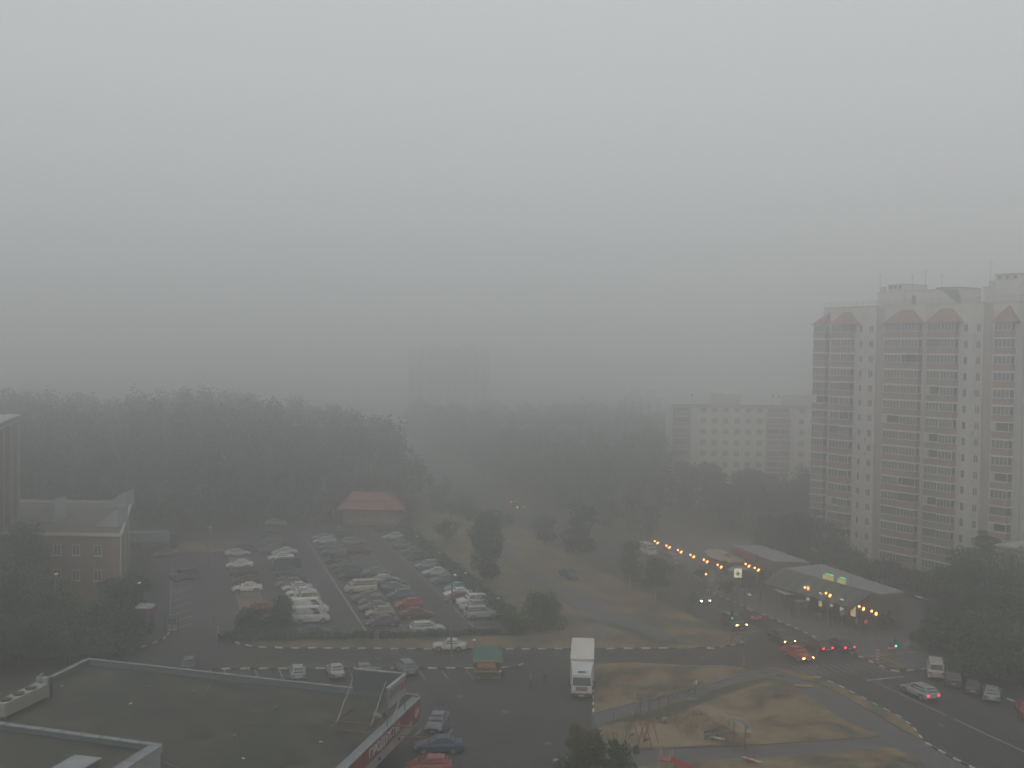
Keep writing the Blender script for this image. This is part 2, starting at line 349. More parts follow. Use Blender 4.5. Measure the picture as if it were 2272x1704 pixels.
# yellow edging by the crossing and yellow slabs on the corner
ye = thing('yellow_edging', (0,0,0), kind='structure')
def yb(a,b,wd,z=.16):
    a=G(*a);b=G(*b);d=b-a; MB().box(0,d.length,-wd/2,wd/2,0,.05).build('yellow_slab', yellow_p, ye, loc=(a.x,a.y,z-.04), rot=math.atan2(d.y,d.x))
yb((1912,1460),(1970,1455),.45); yb((1972,1455),(2036,1448),.45); yb((1958,1462),(2008,1484),.35); yb((1932,1468),(1962,1461),.2)
yb((1944,1474),(1962,1471),.3); yb((1968,1480),(1992,1482),.3); yb((2018,1433),(2046,1438),.4); yb((2100,1486),(2140,1484),.4)
yb((1764,1524),(1804,1525),.8); yb((1782,1500),(1802,1507),.35)

# repairs and manholes in the asphalt
patchm=mat('asphalt_patch',(.022,.022,.024),.9,c2=(.030,.030,.031),scale=1.5); patchl=mat('asphalt_pale',(.058,.056,.053),.9,c2=(.045,.044,.042),scale=1.5)
rp_=random.Random(12); pr=thing('asphalt_repairs',(0,0,0),kind='structure')
for i,(x,y,a,b) in enumerate(((1090,1560,3.2,1.2),(1180,1600,1.8,1.8),(1120,1650,4.0,.9),(1230,1560,1.2,2.6),(1060,1600,2.2,1.0),(1400,1456,5,1.0),(700,1462,4.5,1.1),(1150,1462,3.0,1.2),(980,1560,1.6,1.4),(2000,1600,3.0,1.2),(2120,1590,4.5,1.0),(1900,1500,2.2,1.2),(600,1250,1.2,3.5),(720,1300,1.0,5.0),(1000,1370,1.0,4.0),(450,1380,2.0,1.5))):
    g=G(x,y); MB().box(-a/2,a/2,-b/2,b/2,0,.003).build('repair_patch',patchm if i%3 else patchl,pr,loc=(g.x,g.y,.009+.0007*i),rot=A_U+rp_.uniform(-.2,.2))
for i,(x,y) in enumerate(((1120,1580),(1215,1650),(1020,1545),(1560,1459),(840,1462),(2090,1610),(700,1340),(1010,1400))):
    g=G(x,y); MB().cyl((0,0,0),(0,0,.004),.36,.36,14).build('manhole',metal_g,pr,loc=(g.x,g.y,.022))

# ================================================================== buildings
frame_w = mat('window_frame_white', (.60,.61,.61), .6)
frame_d = mat('window_frame_brown', (.12,.09,.075), .7)
tile_r = mat('tile_roof_red', (.24,.11,.085), .85, c2=(.20,.095,.075), scale=1)
dark_int = mat('dark_interior', (.03,.03,.03), .9)
ac_m = mat('ac_casing', (.42,.42,.40), .6)
WC = {}
def window_mesh(wd, ht, leaf=2, fm=None):
    """frame ring + mullion in front, pane behind; y=0 is the wall face, outward -y"""
    key=(round(wd,2),round(ht,2),leaf)
    if key in WC: return WC[key]
    fr=MB(); t=.07
    fr.box(-wd/2,-wd/2+t,-.06,0,0,ht).box(wd/2-t,wd/2,-.06,0,0,ht).box(-wd/2+t,wd/2-t,-.06,0,0,t).box(-wd/2+t,wd/2-t,-.06,0,ht-t,ht)
    for i in range(1,leaf): x=-wd/2+wd*i/leaf; fr.box(x-.035,x+.035,-.055,0,t,ht-t)
    fr.box(-wd/2-.08,wd/2+.08,-.16,0,-.06,-.002)
    pn=MB().box(-wd/2+t,wd/2-t,-.03,-.004,t,ht-t)
    WC[key]=(fr.mesh('window',fm or frame_w), pn.mesh('pane',glass_b)); return WC[key]
def window(parent, x, y, z, wd, ht, leaf=2, rot=0, wall_ok=True):
    f,p = window_mesh(wd,ht,leaf)
    o = link('window', f, parent, (x,y,z), rot); link('pane', p, o); return o
BC = {}
def balcony_mesh(wd, dp, style):
    key=(round(wd,2),dp,style)
    if key in BC: return BC[key]
    ph=1.12; zt=2.50
    par=MB(); par.box(0,wd,-dp,-dp+.12,.08,ph).box(0,.1,-dp+.12,0,.08,ph).box(wd-.1,wd,-dp+.12,0,.08,ph)
    par.cur=1; par.box(-.03,wd+.03,-dp-.03,0,-.10,.078); par.box(-.02,wd+.02,-dp-.05,-dp+.15,ph+.002,ph+.08)
    fr=MB(); t=.07; n=max(2,int(wd/.62))
    if style==0 or style==2:
        for i in range(n+1): x=t/2+(wd-t)*i/n; fr.box(x-t/2,x+t/2,-dp+.01,-dp+.08,ph+.085,zt-t)
        fr.box(0,wd,-dp+.01,-dp+.08,zt-t+.001,zt); fr.box(0,t,-.1,-.03,ph+.085,zt); fr.box(wd-t,wd,-.1,-.03,ph+.085,zt)
        fr.box(0,t,-dp+.081,-.101,zt-t,zt).box(wd-t,wd,-dp+.081,-.101,zt-t,zt)
    elif style==1:
        fr.box(0,.06,-dp+.02,-dp+.08,ph+.085,zt).box(wd-.06,wd,-dp+.02,-dp+.08,ph+.085,zt)
    pn=MB(); 
    if style!=1:
        for i in range(n): pn.box((wd-t)*i/n+t,(wd-t)*(i+1)/n,-dp+.035,-dp+.05,ph+.085,zt-t)
    pn.box(.0,wd,-.05,-.02,ph+.1,zt)   # dark opening of the room behind
    BC[key]=(par.mesh('balcony',[brick_r,frame_w]), fr.mesh('glazing_frame',frame_w if style!=2 else frame_d), pn.mesh('pane',glass_b if style!=1 else dark_int))
    return BC[key]
def balcony(parent, x, z, wd, dp, style):
    a,b,c = balcony_mesh(wd,dp,style)
    o=link('balcony',a,parent,(x,0,z)); link('glazing_frame',b,o); link('pane',c,o); return o

# ---- the sixteen-storey panel tower on the right
TB = thing('apartment_tower', (58.1,206,0), math.atan2(-.862,.506), 'tall cream panel apartment tower with red balcony stacks and little red hip roofs', 'building')
ST=2.64; NS=16
def panels(parent, x0, x1, y, z0, z1, m_, dz=ST, depth=.3, name='wall_panel'):
    me = MB().box(x0+.012,x1-.012,0,depth,.012,dz-.012).mesh(name,m_)
    z=z0
    while z < z1-.3:
        o=link(name, me, parent, (0,y,z)); 
        if z+dz>z1: o.scale=(1,1,(z1-z)/dz)
        z+=dz
MB().box(-.1,56,.32,14,0,45.0,mi=0).build('core_wall', panel_g, TB)
secs=[(-.2,2.2,0,panel_w),(2.2,8.0,0,panel_w),(8.0,12.2,0,panel_w),(14.0,22.6,0,panel_w),(22.6,23.9,0,panel_g),(23.9,29.8,0,panel_w),(29.8,33.9,0,panel_w),(35.6,39.8,0,panel_w),(39.8,46.6,-.05,panel_g),(46.6,53,-.05,panel_g)]
for x0,x1,y,mm in secs: panels(TB,x0,x1,y,0,45.4,mm)
side_strip = mat('recess_tan',(.33,.29,.26),.9,c2=(.29,.255,.23),scale=.5)
for x0,x1 in ((12.2,14.0),(33.9,35.6)): panels(TB,x0,x1,.25,0,45.2,side_strip,depth=.06)
rr=random.Random(3)
for k in range(NS):
    z=.12+ST*k
    for x,wd in ((-1.6,2.9),(2.8,2.3),(5.1,2.3),(15.1,3.55),(18.65,3.55),(24.0,2.7),(26.7,2.7),(36.7,3.0)):
        if k==0 and x in (5.1,): continue
        s_=rr.random(); balcony(TB,x,z,wd,1.2, 0 if s_<.72 else (2 if s_<.84 else 1))
    for x,wd in ((8.85,.75),(11.15,1.1),(30.7,.85),(33.1,.95)):
        window(TB,x,0,z+.95,wd,1.35,1 if wd<.9 else 2)
    if rr.random()<.55:
        MB().box(0,.8,-.35,-.02,0,.5).build('air_conditioner',ac_m,TB,loc=(rr.choice((9.6,31.7,40.2)),0,z+rr.choice((.3,1.6))))
def hip(x0,x1,z,dp,h,ridge,name='hip_roof',half=0):
    mb=MB(); a=x0-.35;b=x1+.35;y=-dp-.35; xm0=x0+ridge; xm1=x1-ridge
    if half: xm1=x1; b=x1
    mb.quad([(a,y,z),(b,y,z),(xm1,0,z+h),(xm0,0,z+h)]); mb.quad([(a,0,z),(a,y,z),(xm0,0,z+h)]); mb.quad([(b,y,z),(b,0,z),(xm1,0,z+h)])
    mb.quad([(a,0,z),(b,0,z),(b,y,z),(a,y,z)]); mb.quad([(a,-.001,z),(xm0,-.001,z+h),(xm1,-.001,z+h),(b,-.001,z)][::-1])
    return mb.build(name,tile_r,TB)
hip(-1.6,1.3,42.25,1.25,2.3,2.5,half=1); hip(2.8,8.2,42.25,1.25,2.3,1.9); hip(15.1,22.2,42.25,1.25,2.3,2.3); hip(24.0,29.9,42.25,1.25,2.4,1.9); hip(36.7,40.2,42.25,1.25,2.6,1.7)
# fascia line, railing, roof boxes
MB().box(-.3,56,-.12,.25,45.4,45.52).build('coping', panel_g, TB)
rl=MB()
for k in range(38): rl.cyl((-.1+k*1.5,.1,45.5),(-.1+k*1.5,.1,46.3),.03,n=4)
rl.cyl((-.1,.1,46.3),(55.4,.1,46.3),.035,n=4); rl.cyl((-.1,.1,45.95),(55.4,.1,45.95),.02,n=4)
rl.build('roof_railing', metal_g, TB)
def roofbox(x0,x1,y0,y1,z0,z1,m_=panel_w,name='roof_house'):
    o=MB().box(x0,x1,y0,y1,z0,z1).build(name,m_,TB); MB().box(x0-.15,x1+.15,y0-.15,y1+.15,z1+.001,z1+.16).build('roof_slab',panel_g,o); return o
roofbox(12.0,15.6,3,9,45,49.2); roofbox(9.2,12.0,3.5,8,45,47.9); o=roofbox(15.6,26.6,3.2,9,45,48.0)
MB().quad([(22.8,3.1,48.3),(26.4,3.1,48.3),(27.3,3.1,45.6),(26.6,3.1,45.6)]).build('sloped_flashing', metal_g, TB)
MB().prism([(22.2,3.0),(26.3,3.0),(26.3,9),(22.2,9)],48.17,48.4).build('roof_cap', metal_g, TB)
roofbox(33.6,38.1,3,9,45,49.9); roofbox(31.2,33.6,3.4,8,45,48.0); roofbox(38.1,50,3.2,9,45,48.2)
for x in (12.6,13.6,14.7,34.4,35.8,37.2): MB().box(x-.25,x+.25,2.9,3.0,48.55 if x<20 else 49.2,49.05 if x<20 else 49.75).build('vent_opening',dark_int,TB)
for x in (9.9,32.2): MB().cyl((x,4.2,47.9),(x,4.2,49.1),.5,.5,10).build('vent_stack',panel_g,TB)
MB().box(17.1,17.9,3.15,3.2,45.4,47.2).build('roof_door',dark_int,TB); MB().box(42.6,43.6,3.15,3.2,45.4,47.3).build('roof_door',dark_int,TB)
for x,h in ((9.3,51.5),(16.4,51),(19.2,51.6),(22.6,50.8),(32.0,52.4),(39.4,52.8),(44.2,52.6),(50.5,51)):
    MB().cyl((x,4,45),(x,4,h),.05,.03,5).cyl((x-.5,4,h-.3),(x+.5,4,h-.3),.03,n=4).cyl((x-.35,4,h-.7),(x+.35,4,h-.7),.03,n=4).build('mast',metal_g,TB)
MB().cyl((41.2,-.12,2),(41.2,-.12,45),.05,n=4).build('downpipe',metal_g,TB)
# ground floor annex on the right
MB().box(44,60,-9,-.1,0,8.6).build('annex_wall', brick_r, TB); MB().box(43.7,60.3,-9.3,-.05,8.61,8.9).build('annex_roof', panel_g, TB)

# ---- nine-storey slab behind the wood
px9=lambda x: (x-1136)/FPX*270
NB = thing('apartment_slab', (px9(1495),270,0), .0, 'grey nine-storey panel block half hidden by the wood, left of the tall tower', 'building')
x0w=4.4; x1w=44
nbw=mat('slab_wall',(.52,.48,.43),.9,c2=(.46,.42,.38),scale=.3)
MB().box(0,x1w,.35,13,0,23.6).build('core_wall', panel_g, NB)
for a,b,y in ((x0w,13.6,0),(13.6,22.7,0),(22.7,29,0),(29,38,0),(38,x1w,0)):
    panels(NB,a,b,y,-.2,23.4,nbw,dz=2.68)
panels(NB,0,x0w,2.0-1.75,-.2,23.4,brick_l,dz=2.68,depth=.08)
for k in range(9):
    z=-.1+2.68*k
    for i in range(6): window(NB, 7.4+2.75*i,0,z+.9,1.35,1.4,2)
    for x in (31.5,34.3,37.0,40.2): window(NB,x,0,z+.9,1.35,1.4,2)
    balcony(NB,22.9,z,3.0,1.1,0 if k%3 else 1); balcony(NB,25.9,z,2.6,1.1,0 if k%2 else 1)
    balcony(NB,.4,z,3.4,1.0,rr.choice((0,1,2)))
MB().box(-.3,x1w,-.25,.34,23.41,24.3).build('attic_band', mat('attic_dark',(.24,.225,.21),.9), NB)
for x in (10.2,28.4):
    o=MB().box(x,x+6.6,2,8,23.6,26.2).build('roof_house',panel_g,NB)
    for i in range(3): MB().box(x+.1+i*2.4,x+1.6+i*2.4,1.9,7,26.21,26.75).build('vent_cap',panel_g,o)
for x in (5,13.3,25.1,26.6): MB().cyl((x,3,24),(x,3,26.4),.05,n=4).sphere((x,3,26.3),.35,6,4).build('mast',metal_g,NB)

# ---- towers lost in the smoke
def far_tower(x0,x1,Y,zt,label,cols):
    t=thing('distant_tower',((x0-1136)/FPX*Y,Y,0),0,label,'building'); Wd=(x1-x0)/FPX*Y
    MB().box(0,Wd,0,16,0,zt).box(Wd*.15,Wd*.4,3,10,zt,zt+2.6).box(Wd*.62,Wd*.85,3,10,zt,zt+2.6).build('wall',panel_g,t)
    for i in range(cols):
        w_=Wd/cols; MB().box(i*w_+w_*.28,i*w_+w_*.72,-.4,0,2,zt-1.5).build('window_strip',glass_b,t)
far_tower(905,1085,540,38.0,'faint tall block showing through the smoke above the gap in the woods',9)
far_tower(1395,1470,400,20.5,'faint lower block in the smoke just left of the nine-storey block',4)

# ---- left: brick college block with skylight wedges
LB = thing('brick_block', ((266-1136)/FPX*157,157,0), 0, 'tan brick three-storey block with white roof edge and wedge skylights', 'building')
bk=lambda x,y: (x-.300*y,y)
MB().prism([(-40,0),(0,0),bk(0,33),bk(-40,33)],0,9.3).build('wall', brick_l, LB)
MB().prism([(-40,-.4),(.4,-.4),bk(.4,32.6),bk(-40,32.6)],9.3,9.32).build('roof', mat('roof_pinkish',(.13,.105,.09),.9,c2=(.10,.085,.075),scale=.3), LB)
ed=mat('roof_edge_metal',(.42,.41,.39),.6)
MB().box(-40.2,.25,-.15,.2,9.3,9.7).build('roof_edge',ed,LB); MB().box(-50,-9.6,32.8,33.2,9.3,9.75).build('roof_edge',ed,LB)
MB().box(0,34.2,-.2,.2,9.3,9.7).build('roof_edge',ed,LB,loc=(.1,.3,0),rot=math.atan2(33,-9.9))
for x in (-8.9,-6.2,-3.1):
    for z in (6.5,2.9,-.4): 
        if z>0: window(LB,x,0,z,1.1,1.55,2)
for x in (-12,-15,-18,-21,-24): window(LB,x,0,6.5,1.1,1.55,2); window(LB,x,0,2.9,1.1,1.55,2)
MB().box(-.9,-.02,-.25,-.01,0,9.2).build('brick_pier', brick_r, LB)
wedge_m=mat('skylight_sheet',(.36,.37,.385),.5,c2=(.3,.31,.32),scale=.6)
def wedge(pxa,pya,pxb,pyb,zb=9.4):
    A=G(pxa,pya,zb); Bp=G(pxb,pya,zb); Lw=Bp.x-A.x; hh=(pya-pyb)/FPX*A.y
    mb=MB(); ax,ay=A.x-LB.location.x,A.y-LB.location.y
    for d0,d1 in ((0,4.5),):
        p=[(ax,ay+d0,zb),(ax+Lw,ay+d0,zb),(ax+Lw,ay+d0,zb+hh),(ax,ay+d1,zb),(ax+Lw,ay+d1,zb),(ax+Lw,ay+d1,zb+hh)]
        mb.quad([p[0],p[1],p[2]]); mb.quad([p[5],p[4],p[3]]); mb.quad([p[1],p[4],p[5],p[2]]); mb.quad([p[0],p[2],p[5],p[3]])
    o=mb.build('skylight_wedge',wedge_m,LB)
    MB().cyl((ax,ay-.06,zb),(ax+Lw,ay-.06,zb+hh),.14,n=4).build('edge_flashing',ed,o)
wedge(231,1126,278,1091); wedge(213,1169,262,1130); wedge(71,1159,122,1108); 
for y_ in (9,22): MB().cyl((.3-.3*y_,y_,2.5),(.3-.3*y_,y_,9.3),.12,n=6).build('downpipe',ed,LB)
MB().cyl((.2,-.1,3.5),(.2,-.1,9.3),.13,n=6).build('downpipe',ed,LB)
LT = thing('brick_tower', (-78.9,175,0), math.atan2(-DV.y,-DV.x), 'dark brick tower with pale vertical ribs cut by the left edge', 'building')
# local x runs along the visible long wall towards the viewer, the wall faces +y
MB().box(0,34,-14,0,0,24.6).build('wall', mat('brick_dark',(.10,.085,.08),.9,c2=(.085,.075,.07),scale=.7), LT)
ribm=mat('rib_brick',(.20,.155,.13),.9)
for a,b in ((-.02,3.2),(7.0,10.4),(15.5,17.5),(20,23),(27,30)): MB().box(a,b,.01,.8,0,24.3).build('rib',ribm,LT)
for k in range(8):
    for x in (5.1,13): window(LT,x,0,1.6+2.9*k,1.3,1.5,2,rot=math.pi)
MB().box(-.5,34,-14.3,1.3,24.62,24.95).build('roof',metal_g,LT); MB().box(-.2,34,-14,1.0,25.3,25.45).build('roof_rail',metal_l,LT)

pvr=mat('pavilion_roof',(.30,.12,.09),.85,c2=(.25,.11,.085),scale=.8)
nbw=mat('slab_wall',(.52,.48,.43),.9,c2=(.46,.42,.38),scale=.3)
# ---- far pavilion at the end of the car park
PV = thing('pavilion', (G(825,1160).x,G(825,1160).y,0), .05, 'low pavilion with a two-tier red roof at the far end of the car park', 'building')
MB().box(-5.6,5.6,-3.5,4,0,3.6).build('wall', brick_l, PV)
def frust(name,x0,x1,y0,y1,z0,x2,x3,y2,y3,z1,m_,par):
    mb=MB(); a=[(x0,y0,z0),(x1,y0,z0),(x1,y1,z0),(x0,y1,z0)]; b=[(x2,y2,z1),(x3,y2,z1),(x3,y3,z1),(x2,y3,z1)]
    for i in range(4): j=(i+1)%4; mb.quad([a[i],a[j],b[j],b[i]])
    mb.quad(b); mb.quad(a[::-1]); return mb.build(name,m_,par)
frust('lower_roof',-7,7,-5,5.5,3.5,-5,5,-3,3.5,5.0,pvr,PV); frust('upper_roof',-5.2,5.2,-3.2,3.8,5.25,-4.4,3.0,-2,2.6,6.3,pvr,PV)
MB().box(-4.8,4.8,-2.9,3.3,5.01,5.24).build('roof_gap_wall',panel_g,PV)
for x in (-4,-1.5,1.5,4): window(PV,x,-3.5,1.1,1.3,1.5,2)

# ---- market rows beside the avenue
def poly_building(name, pts, z1, m_, label, cat, roof_m, over=.3, edge_m=None, edge_h=.5):
    t=thing(name,(0,0,0),0,label,cat); c=Vector((sum(p[0] for p in pts)/4,sum(p[1] for p in pts)/4,0)); t.location=c
    loc=[(p[0]-c.x,p[1]-c.y) for p in pts]
    MB().prism(loc,0,z1).build('wall',m_,t)
    big=[(x*(1+over/5),y*(1+over/12)) for x,y in loc]
    MB().prism(big,z1+.005,z1+.2).build('roof',roof_m,t); return t,loc,c
mroof=mat('market_roof_grey',(.23,.235,.24),.7,c2=(.18,.185,.19),scale=.4)
mwall=mat('market_wall',(.13,.11,.10),.8,c2=(.10,.085,.08),scale=.6)
a,b,c_,d_=[G2(1630,1209,4.4),G2(1717,1245,4.4),G2(1792,1246,4.4),G2(1685,1209,4.4)]
M1,l1,c1=poly_building('market_row',[a,b,c_,d_],4.2,mwall,'far market building with flat grey roof and red fascia beside the avenue','building',mroof)
def along(t,p,q,z0,z1,off,th,m_,name,f0=0,f1=1):
    p=Vector((*p,0));q=Vector((*q,0));d=q-p;n=Vector((d.y,-d.x,0)).normalized()
    if n.x>0: n=-n
    s=p+d*f0+n*off; L=(d*(f1-f0)).length
    return MB().box(0,L,-th/2,th/2,0,z1-z0).build(name,m_,t,loc=(s.x,s.y,z0),rot=math.atan2(d.y,d.x))
along(M1,l1[0],l1[1],3.3,4.15,.55,.2,mat('market_fascia_red',(.30,.07,.07),.7),'fascia',0,.6)
for k in range(7): along(M1,l1[0],l1[1],.4,2.7,.12,.12,glass_b,'shop_window',.03+k*.14,.13+k*.14)
aw=mat('awning_beige',(.30,.24,.18),.8)
for k,(x,y,wd) in enumerate(((1592,1222,3.2),(1604,1232,4.5),(1625,1236,3.8),(1648,1262,3.4))):
    g=G(x,y,2.8); t=thing('market_stall',(g.x,g.y,0),A_V,['pale-roofed stall at the far end of the market row','long dull beige-roofed market stall behind the lamps','beige-roofed stall just behind the pharmacy sign','dark market stall under the paired globe lamps'][k],'stall',group='market stalls')
    MB().box(-wd/2,wd/2,-1.2,1.2,0,2.3).build('wall',mwall,t); frust('roof',-wd/2-.4,wd/2+.4,-1.7,1.7,2.35,-wd/2,wd/2,-.8,.8,2.9,aw if k<3 else mroof,t)
# main market hall
P_e0=G(1728,1288,3.1); P_e1=G(1905,1340,3.1); P_r0=G(1738,1260,5); P_r1=G(1955,1318,5); P_b0=G(1806,1256,5); P_b1=G(2006,1312,5)
MH=thing('market_hall',(P_r0.x,P_r0.y,0),0,'long market hall with grey flat roof and green striped sloping canopy','building')
o_=Vector((P_r0.x,P_r0.y,0)); L_=lambda p: Vector((p.x,p.y,0))-o_
rk=L_(P_r1)-L_(P_r0); nrm=Vector((rk.y,-rk.x,0)).normalized(); nrm = nrm if nrm.x<0 else -nrm
B0=L_(P_r0)-nrm*7.5; B1=L_(P_b1)
MB().prism([tuple(L_(P_r0))[:2],tuple(L_(P_r1))[:2],tuple(B1)[:2],tuple(B0)[:2]],0,4.8).build('wall',mwall,MH)
MB().prism([tuple(L_(P_r0)+nrm*.1)[:2],tuple(L_(P_r1)+nrm*.1)[:2],tuple(B1)[:2],tuple(B0)[:2]],4.81,5.0).build('roof',mroof,MH)
cg=mat('canopy_green',(.035,.055,.047),.7); cg2=mat('canopy_pale',(.085,.10,.092),.7)
cl=rk.length; nr=16
Fd=rk.normalized()
for k in range(nr):
    f0=k/nr; f1=(k+1)/nr-.002
    a0=L_(P_r0)+rk*f0*.93; a1=L_(P_r0)+rk*f1*.93
    pts=[]
    for tt in (0,.35,.7,1):
        off=.1+3.6*tt; z=4.95-1.85*tt**1.35
        pts.append((a0+nrm*off+Vector((0,0,z)),a1+nrm*off+Vector((0,0,z))))
    mb=MB()
    for (p,q),(r_,s_) in zip(pts,pts[1:]):
        mb.quad([p,r_,s_,q]); dz=Vector((0,0,-.12)); mb.quad([q+dz,s_+dz,r_+dz,p+dz])
    mb.quad([pts[3][0],pts[3][0]+Vector((0,0,-.25)),pts[3][1]+Vector((0,0,-.25)),pts[3][1]])
    mb.build('canopy_panel',cg if k%2 else cg2,MH)
lit_y=mat('shop_light_yellow',(.8,.6,.3),.5,emit=(1,.66,.30),estr=.55); lit_w=mat('shop_light_white',(.8,.8,.7),.5,emit=(.85,.9,.8),estr=.45)
sign_y=mat('sign_yellow_lit',(.5,.5,.2),.5,emit=(.75,.72,.28),estr=.42); sign_g=mat('sign_green_lit',(.1,.6,.2),.5,emit=(.08,1,.28),estr=1.3)
def on_hall(f,off,z,wd,ht,m_,name,th=.1):
    p=L_(P_r0)+rk*f+nrm*off; return MB().box(-wd/2,wd/2,-th/2,th/2,0,ht).build(name,m_,MH,loc=(p.x,p.y,z),rot=math.atan2(Fd.y,Fd.x))
for k in range(18):
    f=.02+k*.05; on_hall(f,.1,.3,.75,2.4,glass_b,'shop_window')
for x_,y_,mm,wd,ht in ((1793,1316,lit_y,.55,2.0),(1820.5,1330,lit_y,.55,1.9),(1845,1336,lit_w,.45,1.2),(1868,1343,lit_w,.65,1.7),(1893,1353,lit_y,.8,1.7)):
    # lit doorways: intersect the pixel ray with the shop front, pushed 2.2 m under the canopy
    d=ray(x_,y_); n3=nrm; p0=o_+L_(P_r0)+nrm*2.9; tt=(p0-CAMP).dot(n3)/d.dot(n3); p=CAMP+d*tt
    MB().box(-wd/2,wd/2,-.06,.06,-ht/2,ht/2).build('lit_doorway',mm,MH,loc=(p.x-o_.x,p.y-o_.y,max(p.z,ht/2)),rot=math.atan2(Fd.y,Fd.x))
# the lit roof sign of the hall
for fa,wd in ((.50,2.1),(.635,1.5)):
    on_hall(fa,.25,5.05,wd,.62,sign_y,'sign_panel'); on_hall(fa+.01,.22,5.78,wd*.7,.14,sign_g,'neon_bar')
on_hall(.72,.3,4.4,.12,1.5,metal_l,'gable_edge')
g=G(2045,1327,3.2); t=thing('green_shop_sign',(g.x,g.y,3.2),math.atan2(Fd.y,Fd.x),'thin dim green and yellow lit sign strip in front of the dark trees','sign')
MB().box(-1.0,.2,-.05,.05,0,.1).build('strip',sign_y,t); MB().box(.3,1.3,-.05,.05,-.03,.05).build('strip',mat('teal_strip',(.1,.3,.3),emit=(.1,.5,.4),estr=.4),t)
MB().cyl((0,0,0),(0,0,-3.2),.05,n=5).build('post',metal_g,t)

# ================================================================== the shop in the foreground
SZ=4.5
c0=G(930,1546,SZ+.1); c1_=G(196,1465,SZ+.1); c2_=G(0,1559,SZ+.1); c3_=G(765,1704,SZ+.1)
fd=Vector((c3_.x-c0.x,c3_.y-c0.y,0)).normalized()          # along the front facade, towards the viewer
c4_=Vector((c0.x,c0.y,0))+fd*46; wdir=Vector((c2_.x-c1_.x,c2_.y-c1_.y,0)).normalized(); c5_=Vector((c1_.x,c1_.y,0))+wdir*44
SH=thing('food_shop',(0,0,0),0,'low flat-roofed food shop with dark felt roof and red lettered fascia in the foreground','building')
inn=Vector((-fd.y,fd.x,0)); inn = inn if inn.x<0 else -inn     # pointing into the building
foot=[(c0.x,c0.y),(c1_.x,c1_.y),(c5_.x,c5_.y),(c4_.x,c4_.y)]
wallpoly=[tuple((Vector((c0.x,c0.y,0))+inn*2.6+fd*.6)[:2]),tuple((Vector((c1_.x,c1_.y,0))+Vector((.3,-.6,0)))[:2]),tuple(c5_[:2]),tuple((c4_+inn*2.6)[:2])]
MB().prism(wallpoly,0,SZ-.5).build('wall', mat('shop_wall',(.22,.21,.20),.85,c2=(.18,.17,.165),scale=.5), SH)
MB().prism(foot,SZ-.45,SZ-.35).build('roof', roofing, SH)
# patches of newer felt and seams
felt2=mat('felt_patch',(.046,.046,.035),.9,c2=(.034,.036,.028),scale=.7); 
rs=random.Random(5)
for k in range(16):
    x=rs.uniform(-38,-14); y=rs.uniform(84,104); 
    MB().box(-rs.uniform(1,4),rs.uniform(1,4),-.5,.5,0,.012).build('felt_strip',felt2,SH,loc=(x,y,SZ-.349+k*.0008),rot=-.27+rs.choice((0,0,1.57)))
capm=mat('parapet_cap',(.235,.26,.275),.55,c2=(.15,.165,.175),scale=.9,metal=.1)
paraw=mat('parapet_inner',(.11,.12,.14),.8,c2=(.10,.11,.12),scale=.8)
def parapet(parent,a,b,z0,z1,inside,cap_w=.36,step=2.4,wall_t=.22):
    a=Vector((a[0],a[1],0)); b=Vector((b[0],b[1],0)); d=b-a; L=d.length; ang=math.atan2(d.y,d.x)
    MB().box(0,L,-wall_t/2,wall_t/2,z0,z1).build('parapet_wall',paraw,parent,loc=tuple(a),rot=ang)
    n=max(1,int(L/step)); st=L/n
    me=MB().box(0,st-.07,-cap_w/2,cap_w/2,0,.07).mesh('cap_sheet',capm)
    for i in range(n):
        p=a+d*(i*st/L); link('cap_sheet',me,parent,(p.x,p.y,z1+.003+rs.uniform(0,.02)),(rs.uniform(-.02,.02),rs.uniform(-.004,.004),ang))
parapet(SH,foot[1],foot[0],SZ-.36,SZ+.2,1); parapet(SH,foot[1],foot[2],SZ-.36,SZ+.2,1,cap_w=.5)
# stains, a puddle hollow and small litter on the felt
pud=mat('wet_felt',(.008,.009,.008),.95,c2=(.03,.032,.026),scale=1.2)
def blob(x,y,a,b,seed,m_,z=SZ-.345,parent=SH,name='roof_stain'):
    g=G(x,y,z); r_=random.Random(seed); pts=[(a*math.cos(t)*(1+r_.uniform(-.3,.3)),b*math.sin(t)*(1+r_.uniform(-.3,.3))) for t in [i*.45 for i in range(14)]]
    mb=MB(); mb.quad([(p[0],p[1],0) for p in pts]); return mb.build(name,m_,parent,loc=(g.x,g.y,z+.002*(seed%9)+.012),rot=seed)
for i,(x,y,a,b) in enumerate(((748,1630,1.7,.8),(700,1642,1.0,.5),(360,1580,2.2,1.2),(560,1556,2.6,1.0),(440,1625,1.6,1.2),(250,1535,2.0,.8),(640,1690,1.8,1.0),(150,1585,1.8,1.4),(500,1520,2.6,.7))): blob(x,y,a,b,i+1,pud if i<2 else felt2 if i%2 else mat('felt_dark',(.026,.029,.022),.9,c2=(.032,.034,.026),scale=.8))
for i,(x,y) in enumerate(((430,1540),(520,1640),(610,1575),(330,1530))):
    g=G(x,y,SZ-.3); v_=MB().cyl((0,0,0),(0,0,.32),.10,.10,10).cyl((0,0,.36),(0,0,.40),.17,.17,10).cyl((0,0,.3),(0,0,.37),.03,n=5).build('roof_vent',metal_g,SH,loc=(g.x,g.y,SZ-.36))
A_=G(360,1690,SZ-.3); B_=G(440,1720,SZ-.3); MB().cyl(tuple(A_),tuple(B_),.03,n=5).build('roof_cable',metal_l,SH)
for x0_,y0_,x1_,y1_ in ((470,1512,452,1545),(640,1498,672,1512)):
    A_=G(x0_,y0_,SZ+.1);B_=G(x1_,y1_,SZ-.3); MB().cyl(tuple(A_),tuple(B_),.025,n=5).build('roof_cable',metal_l,SH)
